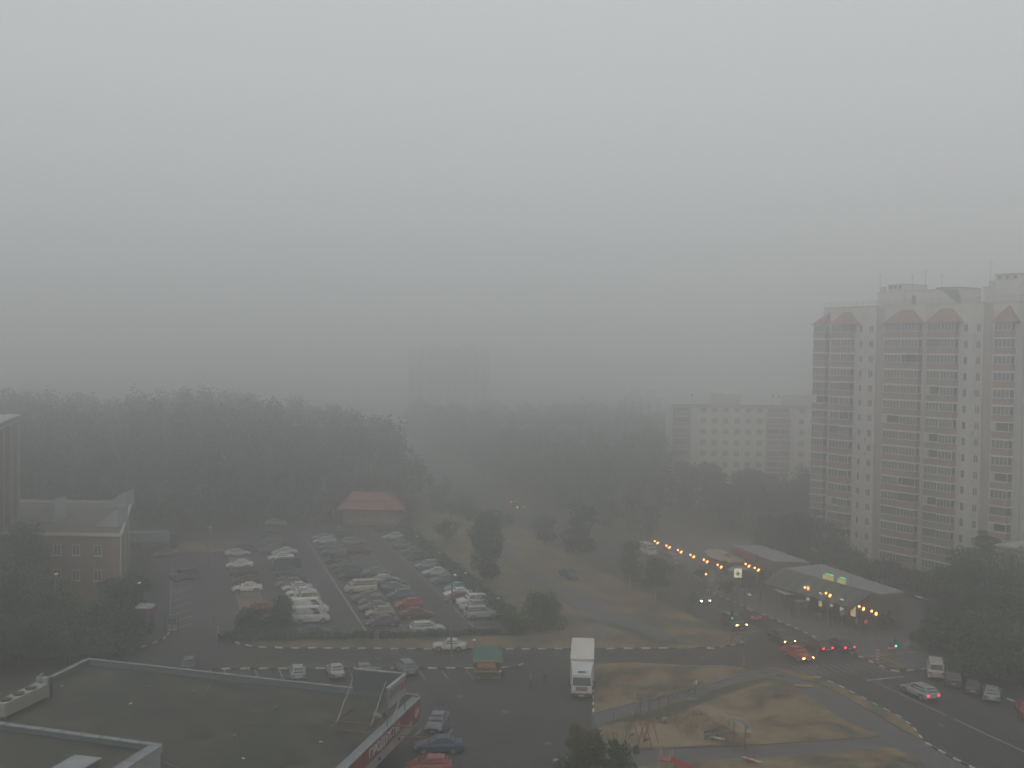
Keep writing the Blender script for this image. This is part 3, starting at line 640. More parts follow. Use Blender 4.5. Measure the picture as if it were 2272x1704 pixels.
# front fascia: red lettered boards above a pale band, grey cap on top
FA=Vector((c0.x,c0.y,0)); fang=math.atan2(fd.y,fd.x)
redsign=mat('sign_red',(.21,.028,.024),.55,c2=(.16,.026,.024),scale=.8); paleband=mat('pale_band',(.30,.30,.28),.7,c2=(.23,.23,.215),scale=.7)
nb=19; bl=46/nb
me_r=MB().box(0,bl-.03,-.12,.12,0,1.32).mesh('fascia_board',redsign); me_p=MB().box(0,bl-.015,-.10,.10,0,.85).mesh('pale_board',paleband); me_c=MB().box(0,bl-.02,-.55,.30,0,.09).mesh('cap_sheet',capm)
for k in range(nb):
    p=FA+fd*(k*bl); link('fascia_board',me_r,SH,(p.x,p.y,3.15+.02),fang)
    link('pale_board',me_p,SH,(p.x,p.y,2.30),fang); q=p+inn*.12; link('cap_sheet',me_c,SH,(q.x,q.y,4.52+.01*(k%2)),fang if True else 0)
    if k%2==0: s_=FA+fd*(k*bl+1.1)-inn*.16; MB().box(-.09,.09,-.09,.09,0,.22).build('lamp_bracket',black_p,SH,loc=(s_.x,s_.y,2.62),rot=fang)
MB().box(0,2.8,-.02,.02,0,1.8).build('end_board',redsign,SH,loc=tuple(FA+Vector((0,0,2.9))),rot=fang+math.pi/2 if (Vector((math.cos(fang+math.pi/2),math.sin(fang+math.pi/2),0))).dot(inn)>0 else fang-math.pi/2)
signw=mat('sign_letter_white',(.50,.48,.44),.6)
tm=text_mesh('lettering','ПРОДУКТЫ',1.12,.03,signw)
lp=FA+fd*9.6-inn*.16   # lettering stands on the outer face, reading towards the near end reversed by view
o=link('lettering',tm,SH,(lp.x,lp.y,3.82)); 
outn=-inn; xdir=Vector((-outn.y,outn.x,0))  # text x axis as seen from outside
o.matrix_local=Matrix(((xdir.x,0,outn.x,lp.x),(xdir.y,0,outn.y,lp.y),(0,1,0,3.82),(0,0,0,1))); o.scale=(1.15,1,1)
tm2=text_mesh('lettering','24',.95,.03,signw); lp=FA+fd*1.15-inn*.16
MB().box(-.95,.95,-.02,.02,0,1.9).build('lettering_board',mat('sign_red2',(.25,.04,.03),.5),SH,loc=tuple(FA+fd*1.15-inn*.14+Vector((0,0,2.55))),rot=fang)
o=link('lettering',tm2,SH); o.matrix_local=Matrix(((xdir.x,0,outn.x,lp.x-inn.x*.03),(xdir.y,0,outn.y,lp.y-inn.y*.03),(0,1,0,3.5),(0,0,0,1)))
# raised near block with its own parapet
RZ=6.6
r1=G(356,1657,RZ+.15); r0=G(0,1608,RZ+.15); rd=Vector((r0.x-r1.x,r0.y-r1.y,0)).normalized()
r2=Vector((r1.x,r1.y,0))+fd*22; r3=Vector((r1.x,r1.y,0))+rd*30; r4=r3+fd*22
MB().prism([tuple(r1[:2]),tuple(r3[:2]),tuple(r4[:2]),tuple(r2[:2])],SZ-.4,RZ-.25).build('raised_wall', mat('raised_wall_pale',(.36,.36,.35),.8,c2=(.27,.27,.265),scale=.6), SH)
MB().prism([tuple(r1[:2]),tuple(r3[:2]),tuple(r4[:2]),tuple(r2[:2])],RZ-.249,RZ-.2).build('raised_roof', roofing, SH)
parapet(SH,r1[:2],r3[:2],RZ-.2,RZ+.22,1,cap_w=.55,step=1.75); 
pw=Vector((r1.x,r1.y,0)); d=r2-pw
MB().box(0,22,-.16,.16,RZ-.24,RZ+.22).build('parapet_wall',mat('raised_wall_pale',(0,0,0)),SH,loc=tuple(pw),rot=fang)
me=MB().box(0,1.72,-.5,.5,0,.07).mesh('cap_sheet',capm)
for k in range(12): p=pw+fd*(k*1.76)+inn*.3; link('cap_sheet',me,SH,(p.x,p.y,RZ+.225+.01*(k%2)),fang)
g=G(165,1694,RZ+.5); 
RH=thing('roof_hatch',(g.x,g.y,RZ-.2),fang,'pale metal hatch lid on the raised near corner of the shop roof','hatch')
MB().box(-1.5,1.5,-1.0,1.0,0,.55).build('box',metal_g,RH); MB().box(-1.6,1.6,-1.1,1.1,.56,.66).build('lid',metal_l,RH)

# rooftop cooling unit
a0=G(0,1552,5.7); a1=G(88,1512,5.7); ud=Vector((a1.x-a0.x,a1.y-a0.y,0)).normalized(); uang=math.atan2(ud.y,ud.x)
CU=thing('cooling_unit',((a0.x+a1.x)/2,(a0.y+a1.y)/2,SZ-.34),uang,'long beige rooftop cooling unit with three dark round fans on the shop','cooling unit')
acb=mat('unit_beige',(.30,.29,.25),.6,c2=(.24,.235,.21),scale=1)
MB().box(-3.6,2.4,-1.15,.15,.35,1.5).build('casing',acb,CU)
for x in (-3.3,-.6,2.1):
    for y in (-1,0): MB().box(x-.06,x+.06,y-.06,y+.06,0,.34).build('leg',metal_g,CU)
for x in (-2.6,-.9,.8): f=MB().cyl((x,-.5,1.5),(x,-.5,1.62),.48,.48,16).build('fan_ring',black_p,CU); MB().cyl((x,-.5,1.621),(x,-.5,1.64),.12,.12,8).build('fan_hub',metal_g,f)
MB().box(2.6,2.9,-.9,.3,.1,2.0).box(2.6,3.0,-.3,-.1,1.2,2.3).build('pipe_frame',metal_l,CU); MB().box(2.95,3.3,-1.0,-.85,0,1.9).build('control_box',black_p,CU)

# rooftop billboard seen from behind, V-shaped
bz=SZ-.35
q0=G(784,1485,bz+3.7); q1=G(899,1496,bz+3.7); q2=G(860,1533,bz+3.5)
BBx=thing('rooftop_billboard',(q1.x,q1.y,bz),0,'V-shaped rooftop billboard, bare grey back and white lettered side, on struts','billboard')
lo=lambda p,z=0: (p.x-q1.x,p.y-q1.y,z)
def board(p,q,z0,z1,m_,name,th=.12):
    a=Vector(lo(p));b=Vector(lo(q));d=b-a; return MB().box(0,d.length,-th/2,th/2,z0,z1).build(name,m_,BBx,loc=tuple(a),rot=math.atan2(d.y,d.x))
bback=mat('board_back',(.07,.075,.085),.7,c2=(.055,.06,.065),scale=.8); bwhite=mat('board_white',(.33,.34,.31),.6,c2=(.27,.28,.26),scale=.9)
board(q0,q1,1.9,3.7,bback,'back_board'); board(q0,q1,3.71,3.82,metal_l,'top_rail',.2)
board(q1,q2,1.9,3.65,bwhite,'lettered_board'); board(q1,q2,3.66,3.78,metal_l,'top_rail',.3)
dd=Vector(lo(q2))-Vector(lo(q1)); nn=Vector((dd.y,-dd.x,0)).normalized(); nn=nn if nn.x>0 else -nn
mid=dd*.5+nn*.09; xd=Vector((-nn.y,nn.x,0))
for txt,sz,zc,mm,ff in (('АПТЕКА',.95,2.95,mat('letter_red',(.30,.06,.06),.6),.42),('+',1.7,2.85,mat('letter_green',(.05,.13,.06),.6),.87)):
    p=dd*ff+nn*.09
    tme=text_mesh('lettering',txt,sz,.02,mm); o=link('lettering',tme,BBx); o.matrix_local=Matrix(((xd.x,0,nn.x,p.x),(xd.y,0,nn.y,p.y),(0,1,0,zc),(0,0,0,1)))
ps=[Vector(lo(q0)),Vector(lo(q0))*.36,Vector(lo(q1)),Vector(lo(q2))]
for p in ps: 
    MB().cyl((p.x,p.y,0),(p.x,p.y,3.6),.06,n=6).build('post',metal_g,BBx)
for p in ps[:3]:
    MB().cyl((p.x,p.y+.1,3.0),(p.x-.9,p.y-3.6,.05),.05,n=5).build('strut',metal_l,BBx); MB().box(-.07,.07,-4.2,.4,0,.1).build('base_rail',rust,BBx,loc=(p.x-.3,p.y,0),rot=-.2)
MB().box(-7,1.8,-.06,.06,.0,.12).build('cross_rail',rust,BBx,loc=(.2,-3.3,.1),rot=-.2); MB().box(-6,1.5,-.06,.06,.0,.1).build('cross_rail',rust,BBx,loc=(1,-5.6,.1),rot=-.2)
g=G(838,1590,bz); t=thing('rubble_block',(g.x,g.y,bz),.6,'small pale wooden block lying on the shop roof by the billboard','block'); MB().box(-.16,.16,-.6,.6,0,.22).build('timber',mat('timber_pale',(.26,.21,.15),.9),t)
for k,(x,y,l) in enumerate(((712,1647,'small white scrap lying on the front part of the shop roof'),(290,1562,'tiny white scrap on the middle of the shop roof'),(138,1523,'pale flattened scrap on the roof right of the cooling unit'),(540,1684,'thin white scrap near the bottom edge of the shop roof'))):
    g=G(x,y,bz); tag(MB().box(-.15,.15,-.07,.07,0,.06).build('roof_scrap',white_p,None,loc=(g.x,g.y,bz+.02),rot=k*.8),l,'scrap')
# loose cables on the parapet
for k,(pa,pb,l) in enumerate((((470,1497),(560,1505),'sagging pale cable hanging inside the far parapet'),((695,1515),(770,1525),'looped cable hanging inside the parapet left of the billboard'))):
    A_=G(*pa,SZ+.2); B_=G(*pb,SZ+.2); pts=[]
    for i in range(9): f=i/8; p=A_.lerp(B_,f); pts.append((p.x,p.y-.35,p.z-.55*math.sin(math.pi*f)))
    tag(MB().tube(pts,.025,4).build('cable',metal_l),l,'cable')

# ================================================================== vehicles
# L, W, H, x positions (metres from the nose): windscreen base, roof front, roof rear, rear-window base; heights: hood, belt, deck; wheels
CT = {
 'sedan': dict(L=4.5,W=1.74,H=1.43,ws=1.15,rf=1.95,rr=3.15,rg=3.85,hood=.92,nose=.66,belt=.95,deck=1.0,wb=(.85,3.5)),
 'oldsedan': dict(L=4.15,W=1.64,H=1.42,ws=1.25,rf=1.75,rr=2.95,rg=3.4,hood=.90,nose=.80,belt=.92,deck=.94,wb=(.8,3.2)),
 'hatch': dict(L=4.0,W=1.70,H=1.46,ws=1.0,rf=1.75,rr=3.35,rg=3.85,hood=.93,nose=.68,belt=.96,deck=.98,wb=(.8,3.25)),
 'wagon': dict(L=4.6,W=1.76,H=1.48,ws=1.15,rf=1.85,rr=4.0,rg=4.45,hood=.93,nose=.68,belt=.96,deck=.98,wb=(.85,3.6)),
 'suv': dict(L=4.6,W=1.84,H=1.74,ws=1.2,rf=1.75,rr=4.15,rg=4.5,hood=1.10,nose=.92,belt=1.12,deck=1.14,wb=(.9,3.6)),
 'minivan': dict(L=4.9,W=1.88,H=1.94,ws=.55,rf=1.35,rr=4.6,rg=4.82,hood=1.12,nose=.80,belt=1.18,deck=1.18,wb=(.95,3.9)),
 'cargovan': dict(L=5.1,W=1.96,H=2.2,ws=.6,rf=1.45,rr=5.0,rg=5.06,hood=1.15,nose=.85,belt=1.2,deck=1.2,wb=(1.0,4.0)),
}
trimblack = mat('trim_black',(.02,.02,.02),.7); alloy=mat('alloy_rim',(.26,.26,.27),.4,metal=.4); head_off=mat('headlight_glass',(.45,.47,.48),.2); tail_off=mat('taillight_glass',(.20,.02,.02),.3)
plate=mat('number_plate_white',(.5,.5,.48),.5)
CM = {}
def car_meshes(t):
    if t in CM: return CM[t]
    d=CT[t]; L,Wd,H=d['L'],d['W'],d['H']; hw=Wd/2
    X=lambda s: L/2-s
    # lower body: lofted rings
    st=[(0,.62,.36,d['nose']-.14),(.06,.80,.27,d['nose']-.03),(.28,.93,.22,d['nose']+.05),(d['ws']*.55,.985,.20,(d['nose']+d['hood'])/2+.05),(d['ws'],1,.20,d['hood']),(d['rf'],1,.20,d['belt']),((d['rf']+d['rr'])/2,1,.20,d['belt']+.01),(d['rr'],1,.20,d['belt']+.02),(d['rg'],.985,.21,d['deck'])]
    if L-d['rg']>.3: st.append((L-.18,.95,.24,d['deck']-.02))
    st += [(L-.05,.88,.28,d['deck']-.10),(L,.76,.36,d['deck']-.22)]
    mb=MB(); rings=[]
    for s,wf,zb,zt in st:
        w_=hw*wf; half=[(0,zb),(w_*.85,zb),(w_*.97,zb+.10),(w_,zb+.30),(w_*.99,zb+(zt-zb)*.62),(w_*.94,zt-.07),(w_*.86,zt-.005),(w_*.5,zt+.02),(0,zt+.03)]
        ring=[(X(s),-y,z) for y,z in half]+[(X(s),y,z) for y,z in half[-2:0:-1]]; rings.append(ring)
    n=len(rings[0])
    for r_ in rings: mb.v += r_
    for i in range(len(rings)-1):
        for j in range(n):
            a=i*n+j;b=i*n+(j+1)%n; low = (j in (0,1,n-1,n-2)); mb.f.append((a,b,b+n,a+n)); mb.mi.append(1 if low else 0)
    mb.f.append(tuple(range(n))[::-1]); mb.mi.append(0); mb.f.append(tuple((len(rings)-1)*n+k for k in range(n))); mb.mi.append(0)
    # grille, bumper strips
    mb.box(X(-.01),X(.04),-hw*.55,hw*.55,.34,.50,mi=1) ; mb.box(X(L-.04),X(L+.02),-hw*.66,hw*.66,.30,.46,mi=1)
    # wheel arches
    for s in d['wb']:
        for sg in (-1,1): mb.cyl((X(s),sg*(hw*.9),.33),(X(s),sg*(hw+.004),.33),.385,.385,14,mi=1)
    me_body=mb.mesh('body',[paint,trimblack]); 
    me_body.polygons.foreach_set('use_smooth',[len(p.vertices)==4 and i<(len(rings)-1)*n for i,p in enumerate(me_body.polygons)])
    # cabin (roof with pillars) in paint
    zb=d['belt']-.03; zr=H; bw=hw*.90; rw=hw*.70 if t not in('minivan','cargovan','suv') else hw*.78
    bf,rf_,rr_,rb=X(d['ws']),X(d['rf']),X(d['rr']),X(d['rg'])
    cab=MB(); lv=[(bf,bw*.96,rb,bw*.94,zb),((bf+rf_)/2,(bw+rw)/2*.99,(rb+rr_)/2,(bw+rw)/2*.98,(zb+zr)/2),(rf_,rw,rr_,rw*.98,zr-.05),(rf_-.12,rw*.88,rr_+.1,rw*.86,zr),]
    for (fx,fw_,bx,bw_,z) in lv: cab.v += [(fx,-fw_,z),(fx,fw_,z),(bx,bw_,z),(bx,-bw_,z)]
    for k in range(3):
        for j in range(4): a=k*4+j;b=k*4+(j+1)%4; cab.f.append((a,b,b+4,a+4)); cab.mi.append(0)
    cab.f.append((12,13,14,15)); cab.mi.append(0)
    me_cab=cab.mesh('roof',[paint])
    def lerp(a,b,f): return tuple(a[i]+(b[i]-a[i])*f for i in range(3))
    def glassq(p00,p10,p11,p01,iu0,iu1,iv0,iv1,nrm,name):
        """inset quad on a face of the cabin (bilinear), pushed out a little"""
        def P_(u,v): return lerp(lerp(p00,p10,u),lerp(p01,p11,u),v)
        q=[P_(iu0,iv0),P_(iu1,iv0),P_(iu1,iv1),P_(iu0,iv1)]; nv=Vector(nrm)*.012
        m_=MB(); a=[tuple(Vector(p)+nv) for p in q]; b=[tuple(Vector(p)-nv) for p in q]
        m_.quad(a); m_.quad(b[::-1])
        for i in range(4): j=(i+1)%4; m_.quad([a[i],b[i],b[j],a[j]])
        return m_.mesh(name,glass)
    A0,A1=(bf,-bw*.96,zb),(bf,bw*.96,zb); C0,C1=(rf_,-rw,zr-.05),(rf_,rw,zr-.05)
    B0,B1=(rb,-bw*.94,zb),(rb,bw*.94,zb); D0,D1=(rr_,-rw*.98,zr-.05),(rr_,rw*.98,zr-.05)
    wins=[]
    wins.append(('windscreen',glassq(A0,A1,C1,C0,.06,.94,.10,.93,(.6,0,.8),'windscreen')))
    if t!='cargovan': wins.append(('rear_window',glassq(B1,B0,D0,D1,.08,.92,.22 if t not in('wagon','hatch','suv','minivan') else .12,.90,(-.7,0,.7),'rear_window')))
    else: wins.append(('rear_window',glassq(B1,B0,D0,D1,.1,.46,.35,.85,(-1,0,.1),'rear_window')))
    splits={'sedan':[(.16,.50),(.53,.86)],'oldsedan':[(.14,.50),(.53,.87)],'hatch':[(.14,.50),(.53,.86)],'wagon':[(.13,.40),(.425,.66),(.685,.93)],'suv':[(.12,.40),(.425,.67),(.70,.93)],'minivan':[(.14,.34),(.37,.64),(.67,.95)],'cargovan':[(.14,.34)]}[t]
    for a_,b_ in splits:
        wins.append(('side_window',glassq(A0,B0,D0,C0,a_,b_,.14,.90,(0,-.97,.25),'side_window')))
        wins.append(('side_window',glassq(B1,A1,C1,D1,1-b_,1-a_,.14,.90,(0,.97,.25),'side_window')))
    tyre=MB().cyl((0,-.1,0),(0,.1,0),.325,.325,16).mesh('wheel',rubber); rim=MB().cyl((0,-.115,0),(0,.115,0),.20,.20,12).mesh('rim',alloy)
    hl=MB().box(-.10,.05,-.19,.19,-.075,.075).mesh('headlight',head_off); tl=MB().box(-.04,.05,-.15,.15,-.11,.11).mesh('taillight',tail_off)
    mir=MB().box(-.08,.06,-.10,.10,-.06,.07).mesh('mirror',paint); pl=MB().box(-.01,.01,-.26,.26,-.06,.06).mesh('number_plate',plate)
    CM[t]=dict(body=me_body,roof=me_cab,wins=wins,tyre=tyre,rim=rim,hl=hl,tl=tl,mir=mir,pl=pl,d=d,hw=hw); return CM[t]
CARS=0
def mk(name,me,parent,loc=None,rot=None,color=None,m_=None):
    o=link(name,me,parent,loc,rot)
    if color: o.color=(*color,1)
    if m_ is not None:
        o.material_slots[0].link='OBJECT'; o.material_slots[0].material=m_
    return o
def car(t, pos, ang, color, label, group=None, head=None, tail=None, cat='car', name=None, door=False, far=False, rack=False):
    M_=car_meshes(t); d=M_['d']; hw=M_['hw']; L=d['L']
    nm=name or {'cargovan':'delivery_van','minivan':'minivan','suv':'off_road_car'}.get(t,'car')
    root=thing(nm,(pos[0],pos[1],pos[2] if len(pos)>2 else .012),ang,label,cat,group)
    mk('body',M_['body'],root,color=color); mk('roof',M_['roof'],root,color=color)
    for n_,me in M_['wins']: mk(n_,me,root)
    for s in d['wb']:
        for sg in (-1,1):
            w_=mk('wheel',M_['tyre'],root,(L/2-s,sg*(hw-.09),.325)); mk('rim',M_['rim'],w_)
    for sg in (-1,1):
        mk('headlight',M_['hl'],root,(L/2-.10,sg*(hw-.30),d['nose']-.09),m_=head)
        mk('taillight',M_['tl'],root,(-L/2+.03,sg*(hw-.24),d['deck']-.24),m_=tail)
        mk('mirror',M_['mir'],root,(L/2-d['ws']-.35,sg*(hw+.06),d['belt']+.06),color=color)
    mk('number_plate',M_['pl'],root,(L/2+.02,0,.42)); mk('number_plate',M_['pl'],root,(-L/2-.03,0,.62))
    if door:
        mb=MB().box(-1.0,0,-.03,.03,.3,d['belt']); MB().box(-.98,-.02,-.012,.012,d['belt']+.01,H_(d)-.12)
        o=mb.build('door',paint,root,loc=(L/2-d['ws']-.15,hw+.02,0),rot=-1.15); o.color=(*color,1)
        mb2=MB(); mb2.box(-.96,-.9,-.02,.02,d['belt'],1.32).box(-.9,-.2,-.02,.02,1.27,1.33); p_=mb2.build('window_frame',paint,o); p_.color=(*color,1)
    if rack:
        for x in (-.1,-.9): MB().box(x-.03,x+.03,-.62,.62,d['H']+.02,d['H']+.10).build('roof_rail',metal_l,root)
    return root
def H_(d): return d['H']
def side_on(px, py, face, t):
    """ground point of the near wheels at pixel (px,py) -> car centre, heading along +-DU"""
    p=G(px,py); c=p+DV*(CT[t]['W']/2); ang=A_U if face=='R' else A_U+math.pi
    return (c.x,c.y,.012),ang
WH=(.64,.64,.62); SV=(.27,.29,.30); LS=(.44,.46,.46); DK=(.022,.025,.03); DB=(.025,.04,.075); DG=(.02,.045,.042); DR=(.10,.025,.022); GY=(.12,.13,.135); GG_=(.15,.18,.165); BG=(.33,.28,.21); RD=(.34,.045,.03); CR=(.46,.42,.33); CY=(.16,.30,.32); BR=(.11,.085,.07)
GP='cars parked in the car park'
lotcars=[
# left row by the planted island
('sedan',542,1226,'R',DK,'dark saloon at the back of the left row, behind the silver one by the grass'),
('sedan',528,1237,'R',LS,'pale silver saloon facing right, farthest pale car of the left row'),
('sedan',532,1263,'L',WH,'white saloon facing left, second from the back in the left row'),
('sedan',541,1280,'L',DK,'black saloon between the two white saloons of the left row, the farther one'),
('hatch',548,1299,'L',DR,'dark maroon hatchback tucked just behind the nearest white saloon of the left row'),
('sedan',549,1316,'L',WH,'nearest white saloon of the left row, alone before the empty slots'),
('hatch',572,1362,'L',(.20,.05,.04),'dull red hatchback mostly hidden behind the left dark bush'),
# second row
('sedan',589,1195,'L',DG,'dark teal saloon at the far end of the second row'),
('hatch',604,1206,'L',GY,'grey hatchback second from the far end of the second row'),
('sedan',621,1216,'L',DR,'dark red saloon near the far end of the second row'),
('wagon',604,1229,'L',GY,'grey estate car behind the pair of white saloons in the second row'),
('sedan',632,1234,'L',LS,'silver saloon right behind the far white saloon of the second row'),
('sedan',624,1246,'L',WH,'far white saloon of the second row, facing left'),
('minivan',635,1266,'L',DK,'black people carrier right in front of the far white saloon of the second row'),
('sedan',641,1280,'L',DB,'dark blue saloon in front of the black people carrier in the second row'),
('sedan',650,1294,'L',DR,'dark red saloon in the middle of the second row'),
('hatch',642,1305,'L',GG_,'greyish green hatchback in the middle of the second row'),
('sedan',660,1315,'L',LS,'silver-white saloon just behind the right dark bush'),
('sedan',669,1327,'L',WH,'white saloon beside the right dark bush, behind the white vans'),
('suv',677,1343,'L',(.44,.40,.33),'cream off-road car between the white saloon and the white vans'),
('cargovan',690,1365,'R',WH,'farther of the two white vans beside the dark bush'),
('cargovan',691,1385,'R',(.54,.54,.53),'nearer of the two white vans beside the dark bush'),
('sedan',698,1416,'R',DG,'black-green saloon at the front end of the second row, nose right'),
# third row
('sedan',716,1201,'L',SV,'silver saloon at the far end of the third row'),
('sedan',721,1209,'L',LS,'pale silver saloon second from the far end of the third row'),
('sedan',735,1222,'L',GY,'grey saloon third from the far end of the third row'),
('sedan',742,1233,'L',GG_,'grey-green saloon before the gap in the far part of the third row'),
('wagon',750,1252,'L',DK,'black estate car just after the gap in the third row'),
('sedan',765,1265,'L',BR,'brown saloon with a pale windscreen in the third row'),
('sedan',774,1275,'L',DB,'dark blue saloon two places behind the cream minibus'),
('sedan',783,1288,'L',DK,'black saloon directly behind the cream minibus'),
('minivan',802,1317,'L',CR,'cream minibus in the middle of the third row'),
('sedan',816,1336,'L',GY,'grey saloon directly in front of the cream minibus'),
('hatch',828,1346,'L',BR,'grey-brown hatchback two places in front of the cream minibus'),
('sedan',834,1359,'L',(.15,.15,.155),'mid-grey saloon behind the beige one near the front of the third row'),
('hatch',845,1372,'L',(.28,.25,.22),'beige hatchback with pale windscreen near the front of the third row'),
('sedan',851,1392,'L',(.06,.065,.07),'nearest car of the third row, dark grey saloon'),
# fourth row
('wagon',758,1197,'L',DB,'dark blue estate at the far end of the fourth row'),
('wagon',786,1211,'R',(.26,.23,.20),'beige estate car near the far end of the fourth row'),
('sedan',800,1230,'R',DR,'dark maroon saloon in front of the beige estate in the fourth row'),
('sedan',838,1280,'R',GG_,'grey-green saloon beside the long gap of the fourth row'),
('hatch',860,1297,'R',LS,'silver hatchback right of the cream minibus'),
('sedan',873,1306,'R',DK,'black saloon right of the cream minibus, in front of the silver hatchback'),
('sedan',880,1315,'R',GY,'grey saloon two places behind the bright red hatchback'),
('hatch',891,1331,'L',(.10,.14,.18),'blue-grey hatchback directly behind the bright red one'),
('hatch',909,1353,'L',RD,'bright red hatchback in the fourth row'),
('sedan',927,1374,'R',(.13,.035,.03),'dark red saloon directly in front of the bright red hatchback'),
('wagon',951,1407,'R',LS,'silver estate alone at the front end of the fourth row'),
# fifth row by the hedge
('sedan',856,1180,'L',DK,'farthest dark saloon of the row along the hedge'),
('sedan',877,1199,'L',LS,'pale silver saloon near the far end of the row along the hedge'),
('sedan',906,1208,'L',DB,'dark blue saloon against the far part of the hedge'),
('wagon',898,1218,'R',GG_,'pale green estate car in the far part of the hedge row'),
('sedan',917,1233,'L',GY,'grey saloon in front of the pale green estate by the hedge'),
('sedan',930,1244,'L',DB,'navy saloon behind the silver estate in the hedge row'),
('wagon',952,1264,'L',SV,'silver estate car in the middle of the hedge row'),
('sedan',969,1280,'L',LS,'silver saloon in front of the silver estate by the hedge'),
('sedan',989,1297,'L',GY,'grey saloon behind the street lamp pole, in the hedge row'),
('hatch',1016,1316,'L',CY,'pale blue-green hatchback by the hedge'),
('sedan',1019,1328,'L',WH,'white saloon between the blue-green hatchback and the white off-roader'),
('hatch',1017,1339,'L',DR,'dull red hatchback squeezed between the white saloon and the white off-roader'),
('suv',1051,1347,'L',WH,'white off-road car near the front of the hedge row'),
('wagon',1057,1358,'L',SV,'silver estate hidden between the white and silver off-roaders'),
('suv',1071,1375,'R',(.33,.33,.37),'silver off-road car nearest in the hedge row, nose to the hedge'),
]
for t,px,py,f_,c,l in lotcars:
    pos,ang=side_on(px,py,f_,t)
    if t=='minivan' and c==CR: l='cream minibus in the middle of the third row'
    car(t,pos,ang+R.uniform(-.03,.03),c,l,GP,cat='van' if t in('minivan','cargovan') else 'car')
def free(t,px,py,ang,c,l,z=.012,**k):
    p=G(px,py); return car(t,(p.x,p.y,z),ang,c,l,**k)
# left part of the car park
free('sedan',367,1236,A_U+math.pi+.35,(.22,.19,.15),'beige-brown saloon in a slanted slot at the far left of the car park')
free('suv',408,1286,A_U+math.pi+.42,(.05,.045,.05),'dark off-road car standing alone in the slanted slots by the left kerb')
# street side slots, seen from behind
GS='cars nosed up to the street kerb'
free('hatch',419,1484,A_V-.05,(.10,.115,.125),'small dark car with a pale roof just behind the shop roof edge',group=GS)
free('hatch',660,1503,A_V-.02,SV,'silver hatchback left of the pair nosed to the street kerb',group=GS)
free('oldsedan',744,1500,A_V+.04,(.33,.33,.33),'silver saloon right of the silver hatchback, left of the billboard',group=GS)
free('sedan',806,1498,A_V,(.17,.155,.15),'grey-brown car half hidden behind the top of the billboard',group=GS)
free('wagon',900,1491,A_V+.10,(.16,.17,.18),'grey estate with a white-framed rear window right of the billboard',group=GS)
# in front of the shop
fa=math.atan2(-.99,-.13)
free('sedan',970,1615,fa,(.15,.16,.18),'grey saloon with a door open beside the red fascia',door=True)
p,a=side_on(979,1675,'L','sedan'); car('sedan',(p[0],p[1],.012),math.pi+.09,(.02,.045,.10),'dark blue saloon parked across beside the grey one with its door open')
p,a=side_on(956,1722,'L','hatch'); car('hatch',(p[0],p[1],.012),math.pi+.05,(.27,.04,.03),'bright red hatchback with roof rails cut off by the bottom edge',rack=True)
free('hatch',1268,1715,A_V+.2,(.4,.4,.4),'pale car mostly hidden under the small tree at the bottom edge')
p,a=side_on(1001,1447,'L','oldsedan'); car('oldsedan',(p[0],p[1],.012),math.pi-.0,(.46,.45,.43),'white old saloon driving left along the street beside the lamp post')
# avenue traffic
AW=A_V+math.pi
free('sedan',1551,1335,AW,DK,'black car with cool white headlights, farthest up the near avenue',head=head_cool)
free('suv',1628,1392,AW,(.04,.05,.07),'dark off-road car with four lamps lit at the stop line',head=head_on)
free('hatch',1662,1374,A_V,(.05,.06,.07),'dark car driving away opposite the stop line, one dim tail lamp',tail=tail_dim)
free('sedan',1733,1424,AW,(.03,.035,.045),'dark saloon with warm headlights directly behind the red car',head=head_on)
free('sedan',1768,1461,AW+.12,RD,'red saloon with headlights on turning by the zebra crossing',head=head_on)
free('sedan',1813,1442,A_V+.05,(.06,.025,.03),'dark saloon with red tail lamps left of the other in the queue',tail=tail_on)
free('sedan',1862,1440,A_V+.02,(.025,.03,.045),'dark saloon with tail lamps at the kerb end of the queue',tail=tail_on)
free('wagon',2040,1545,A_V+.02,(.29,.29,.32),'silver estate with bright red tail lamps on the near avenue',tail=tail_on)
free('sedan',1133,1118,A_V,DK,'far car with red tail lamps vanishing up the avenue',tail=mat('tail_far',(.6,.02,.02),emit=(1,.06,.05),estr=9))
free('sedan',1149,1128,AW,DK,'far car with small yellow headlights coming down the avenue',head=head_on)
# right side street
GR='cars parked along the right side street'
free('minivan',2076,1499,A_V-.62,(.42,.41,.38),'white van first in the side street row seen from behind',group=GR,cat='van')
free('suv',2114,1517,A_V-.65,(.05,.045,.05),'dark off-road car beside the white van in the side street',group=GR)
free('sedan',2158,1534,A_V-.68,(.03,.04,.04),'dark green saloon third in the side street row',group=GR)
free('hatch',2200,1551,A_V-.70,(.24,.25,.27),'pale grey hatchback last in the side street row',group=GR)
free('sedan',2276,1586,A_V-.6,(.24,.04,.03),'red car cut by the right edge of the photo',group=GR)
# by the market and on the grass
free('cargovan',1438,1232,AW,(.42,.41,.40),'white van parked beyond the two small trees by the avenue',cat='van')
free('minivan',1494,1254,AW,(.17,.17,.16),'dark van with pale roof under the row of globe lamps',cat='van')
free('sedan',1262,1283,AW+.1,DG,'dark green car standing on the grass left of the avenue',z=.14)
free('sedan',612,1166,A_U,LS,'tiny pale car alone beyond the far end of the car park')

# lorry with a white box body
tp=G(1290,1553); ta=math.atan2(-1,-.075)
TK=thing('box_truck',(tp.x,tp.y,.012),ta,'white box truck facing the viewer beside the kerb in the middle of the yard','truck')
wbox=mat('box_white',(.60,.57,.52),.5,c2=(.52,.50,.46),scale=.5); cabw=mat('cab_white',(.50,.52,.52),.4)
